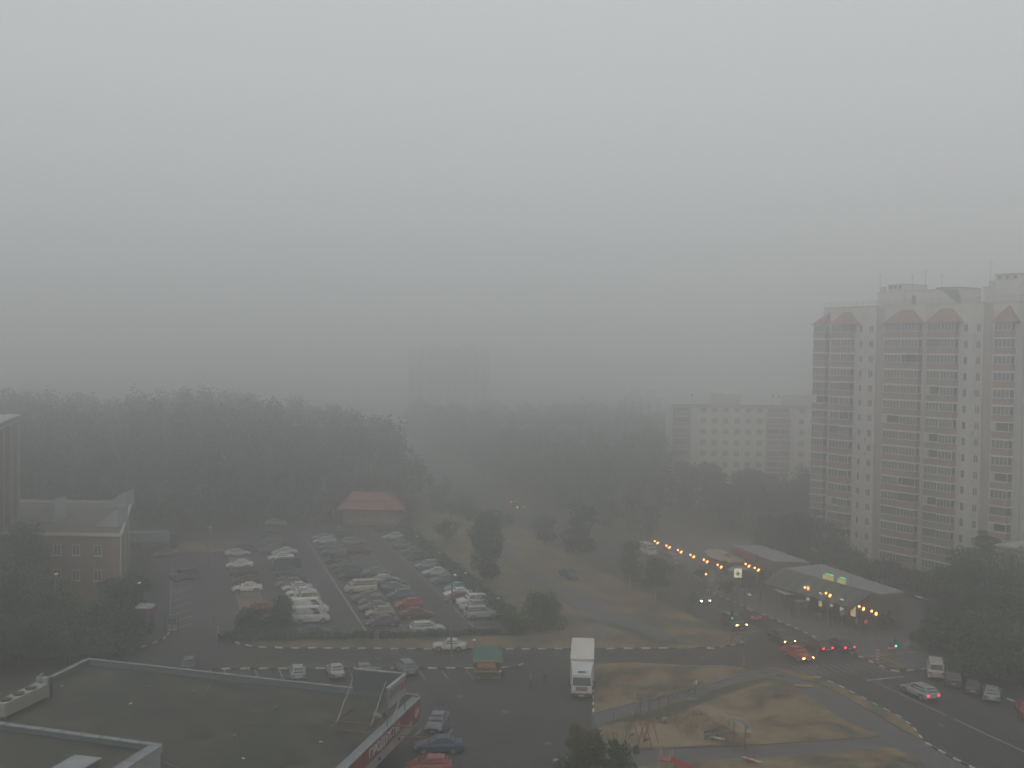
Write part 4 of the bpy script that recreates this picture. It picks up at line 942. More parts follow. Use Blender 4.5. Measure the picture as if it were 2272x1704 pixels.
# local +x = forward; the nose is at x=0
MB().box(-10.6,-2.0,-1.24,1.24,1.0,3.75).build('cargo_box',wbox,TK)
MB().box(-10.65,-1.95,-1.27,1.27,3.751,3.80).build('box_roof_rim',wbox,TK)
MB().box(-10.4,-.3,-.45,.45,.55,.98).build('chassis',trimblack,TK)
cb=MB(); cb.v=[(-.02,-1.08,.55),(-.02,1.08,.55),(-1.9,1.1,.55),(-1.9,-1.1,.55),(.0,-1.08,1.45),(.0,1.08,1.45),(-1.9,1.1,1.45),(-1.9,-1.1,1.45),(-.32,-1.0,2.35),(-.32,1.0,2.35),(-1.9,1.02,2.4),(-1.9,-1.02,2.4)]
cb.f=[(3,2,1,0),(0,1,5,4),(1,2,6,5),(2,3,7,6),(3,0,4,7),(4,5,9,8),(5,6,10,9),(6,7,11,10),(7,4,8,11),(8,9,10,11)]; cb.mi=[0]*10; cb.build('cab',cabw,TK)
MB().quad([(.015,-.98,1.5),(.015,.98,1.5),(-.285,.92,2.28),(-.285,-.92,2.28)]).quad([(-.005,-.98,1.5),(-.305,-.92,2.28),(-.305,.92,2.28),(-.005,.98,1.5)]).build('windscreen',glass,TK)
for sg in (-1,1): MB().box(-1.2,-.45,sg*1.075-.02,sg*1.075+.02,1.52,2.15).build('side_window',glass,TK); MB().box(-.12,.06,sg*1.32-.10,sg*1.32+.10,1.55,2.1).build('mirror',trimblack,TK); MB().box(-.05,.04,sg*.8-.2,sg*.8+.2,.72,.92).build('headlight',head_off,TK)
sp_=MB(); sp_.quad([(-.5,-.95,2.42),(-.5,.95,2.42),(-1.7,1.15,3.55),(-1.7,-1.15,3.55)]); sp_.quad([(-.5,.95,2.42),(-1.9,1.1,2.42),(-1.9,1.15,3.5),(-1.7,1.15,3.55)]); sp_.quad([(-.5,-.95,2.42),(-1.7,-1.15,3.55),(-1.9,-1.15,3.5),(-1.9,-1.1,2.42)]); sp_.build('roof_deflector',cabw,TK)
MB().box(-.02,.03,-.42,.42,-.08,.12).build('deflector_badge',mat('badge_dark',(.08,.11,.13),.5),TK,loc=(-.72,0,2.72),rot=(0,-.82,0))
MB().box(.0,.05,-.62,.62,.95,1.38).build('grille',mat('grille_dull',(.16,.17,.18),.6),TK); MB().box(.05,.08,-.36,.36,1.02,1.22).build('grille_plate',mat('plate_orange',(.34,.10,.06),.6),TK)
MB().box(-.1,.1,-1.1,1.1,.36,.68).build('bumper',trimblack,TK); MB().box(.1,.12,-.3,.3,.42,.55).build('number_plate',plate,TK)
for x in (-1.0,-7.6,-8.8):
    for sg in (-1,1): w_=MB().cyl((x,sg*.78,.5),(x,sg*1.1,.5),.5,.5,18).build('wheel',rubber,TK); MB().cyl((x,sg*1.05,.5),(x,sg*1.12,.5),.27,.27,12).build('rim',alloy,w_)
# far lorry by the brick block
p=G(333,1217); LT2=thing('tipper_truck',(p.x,p.y,.09),A_U+.02,'grey long-bodied lorry parked beside the brick block','truck')
MB().box(-4.2,3.0,-1.2,1.2,1.2,2.9).build('cargo_body',mat('tipper_grey',(.24,.26,.255),.7,c2=(.20,.215,.21),scale=.5),LT2); MB().box(-4.3,3.05,-1.25,-1.15,2.9,3.0).build('body_rail',metal_l,LT2); MB().box(3.0,3.2,-1.2,1.2,1.3,3.3).build('front_board',metal_l,LT2)
MB().box(3.4,5.2,-1.1,1.1,.6,2.5).build('cab',DKm:=mat('cab_dark_blue',(.05,.06,.09),.5),LT2); MB().box(5.2,5.23,-1.0,1.0,1.5,2.3).build('windscreen',glass,LT2); MB().box(3.9,4.9,-1.12,-1.1,1.5,2.25).build('side_window',glass,LT2)
for x in (-3.2,-2.0,4.2):
    for sg in (-1,1): MB().cyl((x,sg*.8,.48),(x,sg*1.12,.48),.48,.48,14).build('wheel',rubber,LT2)

# ================================================================== trees and shrubs
NR = np.random.default_rng(11)
def crown_arrays(kind, n, leaf, seed):
    """quads spread through lobes of a unit crown: radius 1 across, z 0..1; returns verts (4n,3)"""
    g=np.random.default_rng(seed)
    if kind=='round':  nl=26; c=np.stack([g.normal(0,.42,nl),g.normal(0,.42,nl),g.beta(2.2,2.0,nl)*.86+.07],1); rr_=g.uniform(.2,.42,nl); sq=.42
    elif kind=='forest': nl=22; z=g.uniform(.05,.80,nl); w_=np.sqrt(np.clip(1-((z-.35)/.62)**2,.20,1)); a=g.uniform(0,6.28,nl); c=np.stack([np.cos(a)*w_*.62*g.uniform(.1,1,nl),np.sin(a)*w_*.62*g.uniform(.1,1,nl),z],1); rr_=g.uniform(.34,.60,nl); sq=.26
    elif kind=='dome': nl=34; z=g.uniform(.02,.72,nl); w_=np.sqrt(np.clip(1-(z/.80)**2,.04,1)); a=g.uniform(0,6.28,nl); c=np.stack([np.cos(a)*w_*.72*np.sqrt(g.uniform(.02,1,nl)),np.sin(a)*w_*.72*np.sqrt(g.uniform(.02,1,nl)),z],1); rr_=g.uniform(.24,.42,nl); sq=.5
    elif kind=='column': nl=34; z=g.uniform(.04,.97,nl); w_=np.sqrt(np.clip(1-(2*z-.85)**2*.8,0.05,1)); a=g.uniform(0,6.28,nl); c=np.stack([np.cos(a)*w_*.72*g.uniform(.1,1,nl),np.sin(a)*w_*.72*g.uniform(.2,1,nl),z],1); rr_=g.uniform(.2,.4,nl)*w_; sq=.22
    elif kind=='bush': nl=30; a=g.uniform(0,6.28,nl); r_=np.sqrt(g.uniform(0,1,nl))*.72; c=np.stack([np.cos(a)*r_,np.sin(a)*r_,.15+.6*(1-r_**2)*g.uniform(.3,1,nl)],1); rr_=g.uniform(.18,.36,nl); sq=.6
    else: nl=26; a=g.uniform(0,6.28,nl); z=g.uniform(.05,.90,nl); w_=(1-z)*.8+.08; c=np.stack([np.cos(a)*w_*g.uniform(.1,.8,nl),np.sin(a)*w_*g.uniform(.1,.8,nl),z],1); rr_=g.uniform(.12,.26,nl); sq=.28
    i=g.integers(0,nl,n); d=g.normal(0,1,(n,3)); d/=np.linalg.norm(d,axis=1)[:,None]
    rad=rr_[i]*g.uniform(.5,.98,n)
    p=c[i]+d*rad[:,None]*np.array([1,1,sq*1.0])
    p[:,2]=np.clip(p[:,2],0.0,1.04)
    return p
def leaves_verts(p, R_, Hh, z0, leaf, g):
    n=len(p); q=p*np.array([R_,R_,Hh])+np.array([0,0,z0])
    a=g.normal(0,1,(n,3)); a/=np.linalg.norm(a,axis=1)[:,None]; b=np.cross(a,g.normal(0,1,(n,3))); b/=np.linalg.norm(b,axis=1)[:,None]
    s=leaf*g.uniform(.6,1.4,(n,1)); a=a*s; b=b*s*.7
    return np.stack([q-a,q+b*.9-a*.1,q+a,q-b],1).reshape(-1,3)
def quads_mesh(name, v, m_):
    me=bpy.data.meshes.new(name); n=len(v)//4
    me.vertices.add(len(v)); me.vertices.foreach_set('co',v.astype(np.float32).ravel())
    me.loops.add(4*n); me.loops.foreach_set('vertex_index',np.arange(4*n,dtype=np.int32))
    me.polygons.add(n); me.polygons.foreach_set('loop_start',np.arange(0,4*n,4,dtype=np.int32)); me.polygons.foreach_set('loop_total',np.full(n,4,dtype=np.int32))
    me.materials.append(m_); me.update(calc_edges=True); me.validate(); return me
TC={}
def tree(name, px, py, h, r, kind, label, m_=None, trunk_h=None, n=2600, leaf=.16, group=None, cat='tree', bark_m=None, seed=None, world=None, z=.1, lean=0):
    m_=m_ or leafA; g_=G(px,py) if world is None else world
    seed = seed if seed is not None else R.randint(1,6); key=(kind,seed,m_.name,n,leaf,round(r/h,1),trunk_h is not None)
    th = trunk_h if trunk_h is not None else .08*h
    t=thing(name,(g_[0],g_[1],z),R.uniform(0,6.28),label,cat,group)
    gg=np.random.default_rng(abs(seed+int(px)*7+int(py))); p=crown_arrays(kind,n,leaf,abs(seed+int(px)))
    link('crown',quads_mesh('crown',leaves_verts(p,r,h-th,th,leaf,gg),m_),t)
    tb=MB(); bm_=bark_m or bark
    tr=max(.06,h*.018); top=Vector((R.uniform(-.3,.3),R.uniform(-.3,.3),h*.72))
    tb.cyl((0,0,-.1),(top.x*.4,top.y*.4,max(th,h*.3)),tr,tr*.7,7); tb.cyl((top.x*.4,top.y*.4,max(th,h*.3)),tuple(top),tr*.7,tr*.25,6)
    for k in range(6):
        a=R.uniform(0,6.28); zb=max(th,.2*h)+k*.07*h; tb.cyl((top.x*.4,top.y*.4,zb),(math.cos(a)*r*.65,math.sin(a)*r*.65,zb+r*.5),tr*.4,tr*.12,5)
    tb.build('trunk',bm_,t); return t
# --- single trees and bushes the photo shows apart
tree('birch_tree',1075,1292,12.4,3.5,'forest','tall full birch tree standing alone between the hedge and the footpath',leafA,trunk_h=.5,n=9000,leaf=.17,bark_m=birch)
tree('young_tree',1210,1215,6.8,3.2,'forest','faint small tree behind the tall full birch, on the grass left of the avenue',leafA,trunk_h=1.2,n=1500,leaf=.25)
tree('young_tree',1292,1252,11.5,4.6,'forest','hazy broad tree on the grass between the tall birch and the avenue, pale trunk',leafF,trunk_h=2.2,n=2600,leaf=.25,bark_m=birch)
tree('young_tree',1398,1306,8.2,2.6,'forest','slim upright tree, left one of the touching pair beside the avenue',leafA,trunk_h=1.2,n=2200,leaf=.18,bark_m=birch)
tree('young_tree',1455,1332,6.7,3.0,'forest','low round tree with thin pale trunk, right one of the touching pair beside the avenue',leafA,trunk_h=1.8,n=2300,leaf=.18,bark_m=birch)
tree('young_tree',990,1205,4.6,2.8,'round','small dim tree behind the hedge, left of the tall birch',leafA,trunk_h=.5,n=1400,leaf=.22)
tree('round_bush',1203,1394,5.4,3.6,'dome','big round bush on the verge right of the hedge end',leafA,n=5200,leaf=.14,cat='bush',trunk_h=0)
tree('dark_bush',563,1404,3.7,2.9,'dome','left and wider of the two dark bushes at the front of the car park',leafA,n=4200,leaf=.13,cat='bush',trunk_h=0,world=G(560,1404))
tree('dark_bush',622,1400,5.0,2.3,'forest','right and taller of the two dark bushes, beside the white vans',leafA,n=3800,leaf=.13,cat='bush',trunk_h=0,world=G(626,1400))
tree('small_tree',1310,1742,5.7,2.0,'round','top of a small bushy tree poking up from the bottom edge',mat('leaves_near',(.04,.05,.018),.7,c2=(.11,.085,.035),scale=.8,contrast=(.4,.6)),trunk_h=.3,n=6000,leaf=.12)
tree('small_tree',1372,1762,5.2,1.3,'round','narrow sprig of a small tree at the bottom edge, right of the bushy tree top',leafA,trunk_h=.3,n=2400,leaf=.12)
tree('small_tree',1262,1770,4.7,1.5,'bush','low leafy top at the bottom edge over the pale car',leafA,trunk_h=.3,n=2400,leaf=.12)
# left mass of garden trees before the brick block
for px,py,h,r,k,l in ((-10,1470,13,5.5,'round','dark garden tree at the left edge in front of the brick tower'),(60,1370,14,4.5,'round','dark tree hiding the left end of the brick block'),(112,1400,7.5,4.6,'round','low dense tree below the left windows of the brick block'),(40,1480,8,5.5,'bush','big bush in the left corner behind the shop roof'),(150,1470,7.2,4.6,'bush','wide bush behind the corner of the shop roof'),(200,1432,6.4,4.2,'bush','rounded bush below the brick block windows'),(262,1405,7.8,3.6,'round','small tree at the right corner of the brick block'),(296,1370,7.0,3.0,'round','tree between the brick block corner and the watch booth'),(285,1440,4.4,3.4,'bush','low bush beside the curved kerb on the left'),(235,1468,3.4,3.2,'bush','lowest bush of the left thicket nearest the curved kerb'),(80,1440,9,5,'bush','tall bush in the middle of the left thicket'),(-60,1500,9,6,'bush','bush at the very left edge above the cooling unit'),(300,1330,4.5,2.6,'bush','dim bush by the side wall of the brick block')):
    tree('garden_tree' if k=='round' else 'garden_bush',px,py,h,r,'forest' if k=='round' else k,l,leafA,n=6500,leaf=.19,cat='tree' if k=='round' else 'bush',trunk_h=.3,group='thicket on the left')
# right mass
for px,py,h,r,k,l in ((2240,1420,15.0,6.2,'round','largest dark tree at the right edge over the side street'),(2150,1400,12.5,4.6,'round','dark tree just right of the tall tower foot'),(2290,1500,12,6,'round','dark tree at the right edge above the parked cars'),(2120,1452,7.5,4.6,'bush','dark bush behind the white parked van'),(2190,1480,8.5,5,'bush','dark bush above the row of parked cars'),(2262,1525,8,5.4,'bush','dark bush at the right edge behind the pale hatchback'),(2100,1375,8.0,4.6,'round','dark tree at the right end of the market hall'),(2060,1345,6.5,4.0,'bush','shadowy bush between market hall and dark trees'),(2175,1330,10.5,4.4,'column','pointed tree before the blank wall of the tall tower'),(2330,1440,14,6,'round','dark tree just past the right edge'),(2060,1440,3.0,2.6,'bush','low dark bush beside the yellow edging'),(2140,1510,3.2,3.0,'bush','low bush behind the second parked car')):
    tree('roadside_tree' if k in('round','column') else 'roadside_bush',px,py,h,r,'forest' if k=='round' else k,l,leafA,n=7500,leaf=.19,cat='tree' if k!='bush' else 'bush',trunk_h=.4,group='dark trees by the side street')
# trees at the feet of the tall tower and behind the market
for i,(px,py,h,r,l) in enumerate(((1790,1262,10.5,4.6,'round tree at the left foot of the tall tower'),(1835,1275,9.5,4.6,'broad tree before the left balconies of the tall tower'),(1885,1290,6.0,4.2,'low tree behind the canopy of the market hall'),(1950,1300,4.6,4.4,'low shrubby tree behind the middle of the market hall'),(1752,1245,9.0,4.6,'tree behind the gap between the two market buildings'),(1710,1225,7.5,4.4,'tree behind the red-edged market roof'),(2010,1320,4.4,4.0,'low tree behind the right end of the market hall'))):
    tree('courtyard_tree',px,py,h,r,'forest',l,leafF,n=3600,leaf=.26,trunk_h=.8,group='trees behind the market')
for i,(px,py,h,l) in enumerate(((1610,1330,3.0,'thin young tree beside the pharmacy sign post'),(1700,1318,3.6,'small tree on the market pavement between sign and bus shelter'),(1665,1308,3.4,'small tree below the paired globe lamps'),(1955,1400,3.2,'small dark tree near the right globe lamps'),(1560,1296,2.8,'small shrub where the avenue kerb begins'))):
    tree('pavement_tree',px,py,h,1.5,'round',l,leafA,n=800,leaf=.16,trunk_h=.6,group='small trees on the market pavement')

# --- woods that read as one mass
def wood(name, label, spots, seed, n_leaf=900, leaf=.40, m_=leafF):
    g=np.random.default_rng(seed); vs=[]; kinds=['forest','round','cone']
    protos=[crown_arrays('forest' if i<8 else 'round',n_leaf,leaf,seed*10+i) for i in range(9)]
    tb=MB()
    for (x,y,h,r) in spots:
        p=protos[g.integers(0,9)]; a=g.uniform(0,6.28); c,s=np.cos(a),np.sin(a)
        q=p.copy(); q[:,0],q[:,1]=p[:,0]*c-p[:,1]*s,p[:,0]*s+p[:,1]*c
        v=leaves_verts(q,r,h*.93,h*.06,leaf,g)+np.array([x,y,0]); vs.append(v)
        tb.cyl((x,y,-.1),(x,y,h*.7),.2,.08,4)
    o=link(name,quads_mesh(name,np.concatenate(vs),m_)); tag(o,label,'wood',kind='stuff')
    t_=tb.build('trunks',bark,o); t_['kind']='stuff'
    return o
sp=[]; g=np.random.default_rng(5)
# left wood: starts at the back of the car park
u=-125
while u<46:
    v=231 if u>-30 else 218
    row=0
    while v<345:
        uu=u+g.uniform(-2,2); vv=v+g.uniform(-2,2); p=W(uu,vv)
        edge = 1.0 if uu<18 else max(.6,1-((uu-18)/28)**2*.15)
        big=26.2-.016*max(0,p.x+95)*1.0
        big+=1.3*math.sin(uu*.13+1)+.7*math.sin(uu*.41)
        h=(big+g.normal(0,.9))*edge if row>0 else (big-2+g.normal(0,1.2))*edge
        if uu>43 and row<1: h*=.8
        px_=1136+2450*p.x/p.y
        if not (755<px_<900 and v<236): sp.append((p.x,p.y,max(6,h),g.uniform(4.2,5.6)))
        v+=6.2+row*.5; row+=1
    u+=6.3
wood('left_forest','dense hazy wood filling the left behind the car park',sp,21)
sp=[]; u=86
while u<175:
    v=232 if u<112 else 208
    row=0
    while v<430:
        uu=u+g.uniform(-2.5,2.5); vv=v+g.uniform(-2.5,2.5); p=W(uu,vv); px_=1136+2450*p.x/p.y
        if p.y>262 and px_>1480: v+=7; continue
        h=19.2+g.normal(0,.9)
        if px_>1480: h=12.5+g.normal(0,1.0)-(px_-1480)*.006
        if row==0: h*=.8
        if px_<1840: sp.append((p.x,p.y,max(5,h),g.uniform(4.2,5.6)))
        v+=6.6+row*.4; row+=1
    u+=6.6
wood('right_forest','dense hazy wood beyond the avenue, left of the nine-storey block',sp,22,m_=leafF)
sp=[]
for k in range(26):   # low scrub along the far verge between wood and avenue
    p=W(58+g.uniform(-3,7),214+k*4.5); sp.append((p.x,p.y,g.uniform(2.5,5.5),g.uniform(1.8,3.0)))
for k in range(16):
    p=W(84+g.uniform(-1,5),196+k*6); sp.append((p.x,p.y,g.uniform(5,9),g.uniform(2.2,3.4)))
wood('roadside_scrub','low scrub along both sides of the avenue in the distance',sp,23,n_leaf=260,leaf=.34)
# hedge with wire fence along the right side of the car park
def hedge(name,label,A,B,h,wd,n,leaf=.13):
    A=Vector(A);B=Vector(B);d=B-A;L=d.length;g=np.random.default_rng(int(L*10)); ang=math.atan2(d.y,d.x)
    q=np.stack([g.uniform(0,L,n),g.normal(0,wd*.3,n),g.beta(1.6,1.2,n)*h],1)
    q[:,2]*=.85+.25*np.sin(q[:,0]*1.7)*np.sin(q[:,0]*.61+1)
    v=leaves_verts(q,1,1,0,leaf,g); o=link(name,quads_mesh(name,v,leafA),None,(A.x,A.y,.1),ang); tag(o,label,'hedge'); return o
hedge('hedge','long clipped dark hedge along the right side of the car park',W(42.2,135.5),W(42.2,214),2.1,1.9,24000,.16)
hedge('hedge','low dark hedge between the car park front and the street verge',W(24,137.0),W(41.5,135.2),.9,.9,3600)
hedge('hedge','thin hedge behind the two dark bushes at the car park front',W(4.5,140.6),W(23.5,137.4),1.0,1.0,3600)
# tufts of taller grass on the playground lawn
def tufts(name,pts,n,h,seed,m_=darkgrass):
    g=np.random.default_rng(seed); vs=[]
    for (x,y,rx,ry,k) in pts:
        p=G(x,y); q=np.stack([g.normal(0,rx,k),g.normal(0,ry,k),np.abs(g.normal(0,h,k))],1)+np.array([p.x,p.y,.13]); vs.append(leaves_verts(q,1,1,0,.045,g))
    o=link(name,quads_mesh(name,np.concatenate(vs),m_)); tag(o,'darker uneven tufts of grass on the dry lawns','grass',kind='stuff'); return o
tufts('grass_tufts',[(1480,1600,1.0,1.2,700),(1435,1597,1.0,1.0,500),(1530,1625,.8,1.2,500),(1590,1640,1.4,.9,900),(1625,1655,1.2,.5,500),(1545,1585,.9,1.2,500),(1450,1546,2.4,.8,1000),(1510,1535,2.0,.6,800),(1370,1640,.8,1.2,500),(1600,1612,.8,1.2,400),(1700,1540,2.5,1.5,800),(1800,1600,2.6,1.2,700),(1385,1500,1.5,1.5,500)],0,.05,9,leafA)

# ================================================================== street furniture
def globe_lamp(px,py,z,n=3,label='',sc=1.0):
    g=G(px,py,z); t=thing('globe_lamp',(g.x,g.y,.1),A_V+.5,label,'lamp post',group='lit globe lamps along the market')
    MB().cyl((0,0,0),(0,0,z-.5),.07,.05,8).cyl((0,0,0),(0,0,.5),.12,.10,8).build('pole',metal_g,t)
    for i in range(n):
        a=2.1*i+.4; r_=.36 if n>1 else 0; x,y=r_*math.cos(a),r_*math.sin(a)
        zz=z-.3+(.28 if (i==0 and n>2) else 0)
        MB().tube([(0,0,z-.6),(x*.6,y*.6,z-.55),(x,y,zz-.18)],.02,5).build('arm',metal_g,t)
        link('globe',globe_me,t,(x,y,zz))
globe_me=MB().sphere((0,0,0),.165,12,8).mesh('globe',globe_on,True)
ordn=['farthest','second','third','fourth','fifth','sixth']
for i,(x,y) in enumerate(((1457,1202),(1483,1212),(1509,1222),(1537,1232.6),(1566.6,1243.5),(1597.5,1255))):
    globe_lamp(x,y,4.1,3,f'{ordn[i]} of the six evenly spaced triple globe lamps running up the avenue')
globe_lamp(1659.5,1253,4.1,3,'triple globe lamp up right of the pharmacy sign, left of a close pair')
globe_lamp(1680,1261.6,4.1,3,'triple globe lamp up right of the pharmacy sign, right of a close pair')
globe_lamp(1792,1301,4.1,2,'globe lamp with two lit globes before the left lit doorway of the market hall')
globe_lamp(1838.7,1318,4.1,3,'triple globe lamp in front of the middle of the market hall')
globe_lamp(1912.8,1347.5,4.1,3,'triple globe lamp near the right end of the market hall')
globe_lamp(1940.7,1358,4.1,3,'rightmost triple globe lamp at the end of the market hall')
globe_lamp(1566.6,1271,3.0,1,'lamp with one lit globe below the row, left of the pharmacy sign')
# unlit white-headed lamps
for i,(x,y,z) in enumerate(((885,1156,3),(926,1190,3),(975,1226,3),(1033,1271,3),(1105,1327,3),(1052,1420,2.2),(1724,1284,3),(1746,1291,3),(1810,1312,3),(752,1170,4))):
    lab=['small white-headed lamp at the far end of the hedge','second small white-headed lamp along the hedge from the far end','third small white-headed lamp along the hedge from the far end','small white-headed lamp by the hedge right of the street lamp head','nearest small white-headed lamp along the hedge','low white lamp on the verge right of the white street car','unlit white globe lamp at the left end of the green canopy','unlit white globe lamp under the green canopy, second from its left end','unlit white globe lamp between the lit doorways','faint white lamp at the far end of the fourth parking row'][i]
    g=G(x,y,z); t=thing('garden_lamp',(g.x,g.y,.1),0,lab,'lamp post',group='small unlit lamps')
    MB().cyl((0,0,0),(0,0,z-.3),.05,.04,6).build('pole',metal_g,t); MB().sphere((0,0,z-.12),.20,10,6,sq=(1.2,1,.6)).build('lamp_head',lamp_white,t,smooth=True)
def street_lamp(px,pb,ptop,label,head=True,lean=0):
    g=G(px,pb); z=CAM_H-(ptop-(780+.014*(px-1136)))*g.y/FPX
    t=thing('street_lamp',(g.x,g.y,.1),0,label,'street lamp'); MB().cyl((0,0,0),(lean,0,z-.2),.11,.07,8).cyl((0,0,0),(0,0,1.0),.16,.15,8).build('pole',metal_g if not lean else metal_l,t)
    MB().cyl((lean,0,z-.2),(lean+.3,-.5,z+.05),.05,.05,6).build('arm',metal_g,t)
    MB().sphere((lean+.35,-.75,z+.03),.42,10,6,sq=(.5,1,.34)).build('lamp_head',lamp_white,t,smooth=True)
street_lamp(1001,1475,1278,'tall grey street lamp between the car park and the street')
street_lamp(1650,1486,1322,'tall dark street lamp post at the near left corner of the crossing')
street_lamp(113,1420,1276,'pale leaning street lamp in the thicket before the brick block',lean=.6)
street_lamp(307,1395,1296,'street lamp with white head at the right corner of the brick block')
street_lamp(465,1260,1172,'short far lamp at the back left of the car park')
MB0=None
# traffic lights
def signal(px,pb,ptop,label,green=True,red=False):
    g=G(px,pb); z=CAM_H-(ptop-(780+.014*(px-1136)))*g.y/FPX
    t=thing('traffic_light',(g.x,g.y,.1),0,label,'traffic light'); MB().cyl((0,0,0),(0,0,z+.4),.07,.07,8).build('pole',metal_g,t)
    MB().box(-.18,.18,-.3,-.07,z-.35,z+.75).build('housing',black_p,t)
    MB().cyl((0,-.31,z-.1),(0,-.36,z-.1),.13,.13,10).build('green_lens',green_on if green=='bright' else mat('green_dim',(.02,.3,.22),emit=(.05,.8,.6),estr=1.0),t)
    MB().cyl((0,-.31,z+.5),(0,-.33,z+.5),.11,.11,10).build('red_lens',trimblack,t); MB().cyl((0,-.31,z+.2),(0,-.33,z+.2),.11,.11,10).build('amber_lens',trimblack,t)
    return t,z
signal(1622,1442,1374,'traffic light with a dim green lens on the left side of the avenue',green='dim')
t,z=signal(1985,1462,1436,'traffic light glowing bright green on the right corner',green='bright')
MB().cyl((-.75,-.31,z-.35),(-.75,-.36,z-.35),.08,.08,8).box(-.9,-.1,-.30,-.26,z-.40,z-.30).build('red_lens',red_dot,t)
g=G(2012,1470); t=thing('pole_box',(g.x,g.y,.1),0,'pale round mirror sign on a post right of the green traffic light','sign'); MB().cyl((0,0,0),(0,0,2.4),.06,n=6).build('post',metal_g,t); MB().cyl((0,-.1,2.3),(0,-.05,2.3),.38,.38,12).build('sign_face',mat('sign_grey',(.2,.22,.22),.6),t)
# striped post and barrier
g=G(1947,1466); t=thing('striped_post',(g.x,g.y,.1),0,'short diagonal-striped post on the corner of the crossing','post')
for k in range(8): MB().cyl((0,0,k*.19),(.03*0,0,(k+1)*.19-.002),.17,.17,10).build('stripe',(mat('stripe_red',(.25,.06,.05),.6) if k%2 else white_p),t)
g=G(1660,1455); tag(MB().box(-.9,.9,-.03,.03,.25,.32).box(-.9,.9,-.03,.03,.85,.92).box(-.9,-.84,-.03,.03,0,.92).box(.84,.9,-.03,.03,0,.92).build('road_barrier',metal_l,None,loc=(G(1645,1428).x,G(1645,1428).y,.1),rot=.4),'pale metal guard rail on the corner by the dim traffic light','guard rail')
# pharmacy sign with a cross
g=G(1637,1271,3.0); t=thing('pharmacy_sign',(g.x,g.y,.1),0,'lit pale yellow sign box with a dark green cross on a post','sign')
sl=mat('sign_lit_cream',(.8,.8,.6),.5,emit=(.86,.88,.56),estr=.78); 
MB().cyl((0,.05,0),(0,.05,2.1),.07,n=6).build('post',metal_g,t); MB().box(-.62,.62,-.06,.16,2.15,3.62).build('sign_box',mat('sign_frame',(.1,.12,.08),.6),t)
MB().box(-.58,.58,-.08,-.061,2.20,3.58).build('lit_face',sl,t); MB().box(-.10,.10,-.10,-.081,2.45,3.15).box(-.30,-.101,-.10,-.081,2.70,2.90).box(.101,.30,-.10,-.081,2.70,2.90).build('cross',mat('cross_green',(.01,.10,.05),.6),t)
# bus shelter / white-roofed kiosk
g=G(1742,1352); t=thing('bus_shelter',(g.x,g.y,.1),A_V,'small shelter with a sloping pale roof beside the avenue kerb','bus shelter')
frust('roof',-1.6,1.7,-.9,.9,2.35,-1.4,1.5,-.7,.7,2.6,mat('shelter_roof',(.30,.27,.26),.6),t)
for x in (-1.3,0,1.4):
    for y in (-.7,.7): MB().cyl((x,y,0),(x,y,2.34),.05,n=6).build('post',metal_g,t)
MB().box(-1.4,1.5,-.73,-.70,.3,2.1).build('glass_panel',glass_b,t)
g=G(1778,1366); t=thing('flower_stall',(g.x,g.y,.1),A_V,'small pale box stall right of the sloping-roofed shelter','stall'); MB().box(-.6,.6,-.6,.6,0,1.9).build('body',mwall,t); MB().box(-.7,.7,-.7,.7,1.9,2.05).build('roof',mroof,t)
for i,(x,y,w_,l) in enumerate(((1868,1392,.9,'round pale sign on the market pavement'),(1950,1398,1.1,'blue square sign under the rightmost globe lamps'),(1577,1298,1.2,'pale upright advertising panel at the far end of the pavement'),(1920,1405,.5,'small red sign on the market pavement'))):
    g=G(x,y); t=thing('advert_board',(g.x,g.y,.1),.3,l,'sign'); MB().cyl((0,0,0),(0,0,2.0),.04,n=6).build('post',metal_g,t)
    mm=[mat('ad_pale',(.25,.27,.28),.6),mat('ad_blue',(.06,.09,.15),.6),mat('ad_grey',(.24,.26,.27),.6),mat('ad_red',(.35,.05,.05),.6,emit=(1,.1,.1),estr=.4)][i]
    (MB().cyl((0,-.05,1.9),(0,-.1,1.9),w_/2,w_/2,12) if i==0 else MB().box(-w_/2,w_/2,-.1,-.05,1.2 if i!=2 else .3,1.2+w_ if i!=2 else 2.4)).build('face',mm,t)
for x,y in ((1762,1277),(1766,1276),(1770,1275),(1773,1281),(1829,1300),(1893,1320)): pass
# watch booth and signs on the left of the car park
g=G(321,1402); t=thing('watch_booth',(g.x,g.y,.09),.05,'raised guard booth with pale roof and red band left of the car park','booth')
frust('roof',-1.05,1.15,-1.0,1.0,3.15,-.8,.9,-.8,.8,3.45,metal_l,t); MB().box(-.85,.95,-.85,.85,2.3,3.12).build('red_band',mat('booth_red',(.20,.05,.05),.7),t); MB().box(-.8,.9,-.8,.8,1.5,2.29).build('booth_window',glass_b,t)
for x in (-.75,.85):
    for y in (-.75,.75): MB().box(x-.06,x+.06,y-.06,y+.06,0,1.5).build('leg',metal_g,t)
MB().box(-1.0,1.1,-1.0,1.0,.02,.9).build('base_wall',mat('booth_base',(.07,.08,.10),.8),t)
g=G(380,1403); t=thing('entrance_sign',(g.x,g.y,.02),-.05,'dark blue sign board on two posts at the car park entrance','sign')
for x in (-.85,.85): MB().cyl((x,0,0),(x,0,2.4 if x<0 else 2.0),.07,n=6).build('post',black_p,t)
MB().box(-.4,.55,-.05,.05,1.1,1.75).build('board',mat('board_blue',(.03,.04,.08),.6),t); MB().box(-.9,.9,-.04,.04,.1,.2).build('rail',black_p,t)
g=G(474,1410); t=thing('gate_post',(g.x,g.y,.02),0,'thin dark gate post with white stripes right of the entrance','post'); MB().cyl((0,0,0),(0,0,2.4),.08,n=6).build('pole',metal_g,t); MB().box(.5,.62,-.06,.06,.3,.6).box(.5,.62,-.06,.06,.9,1.2).build('marker',white_p,t)

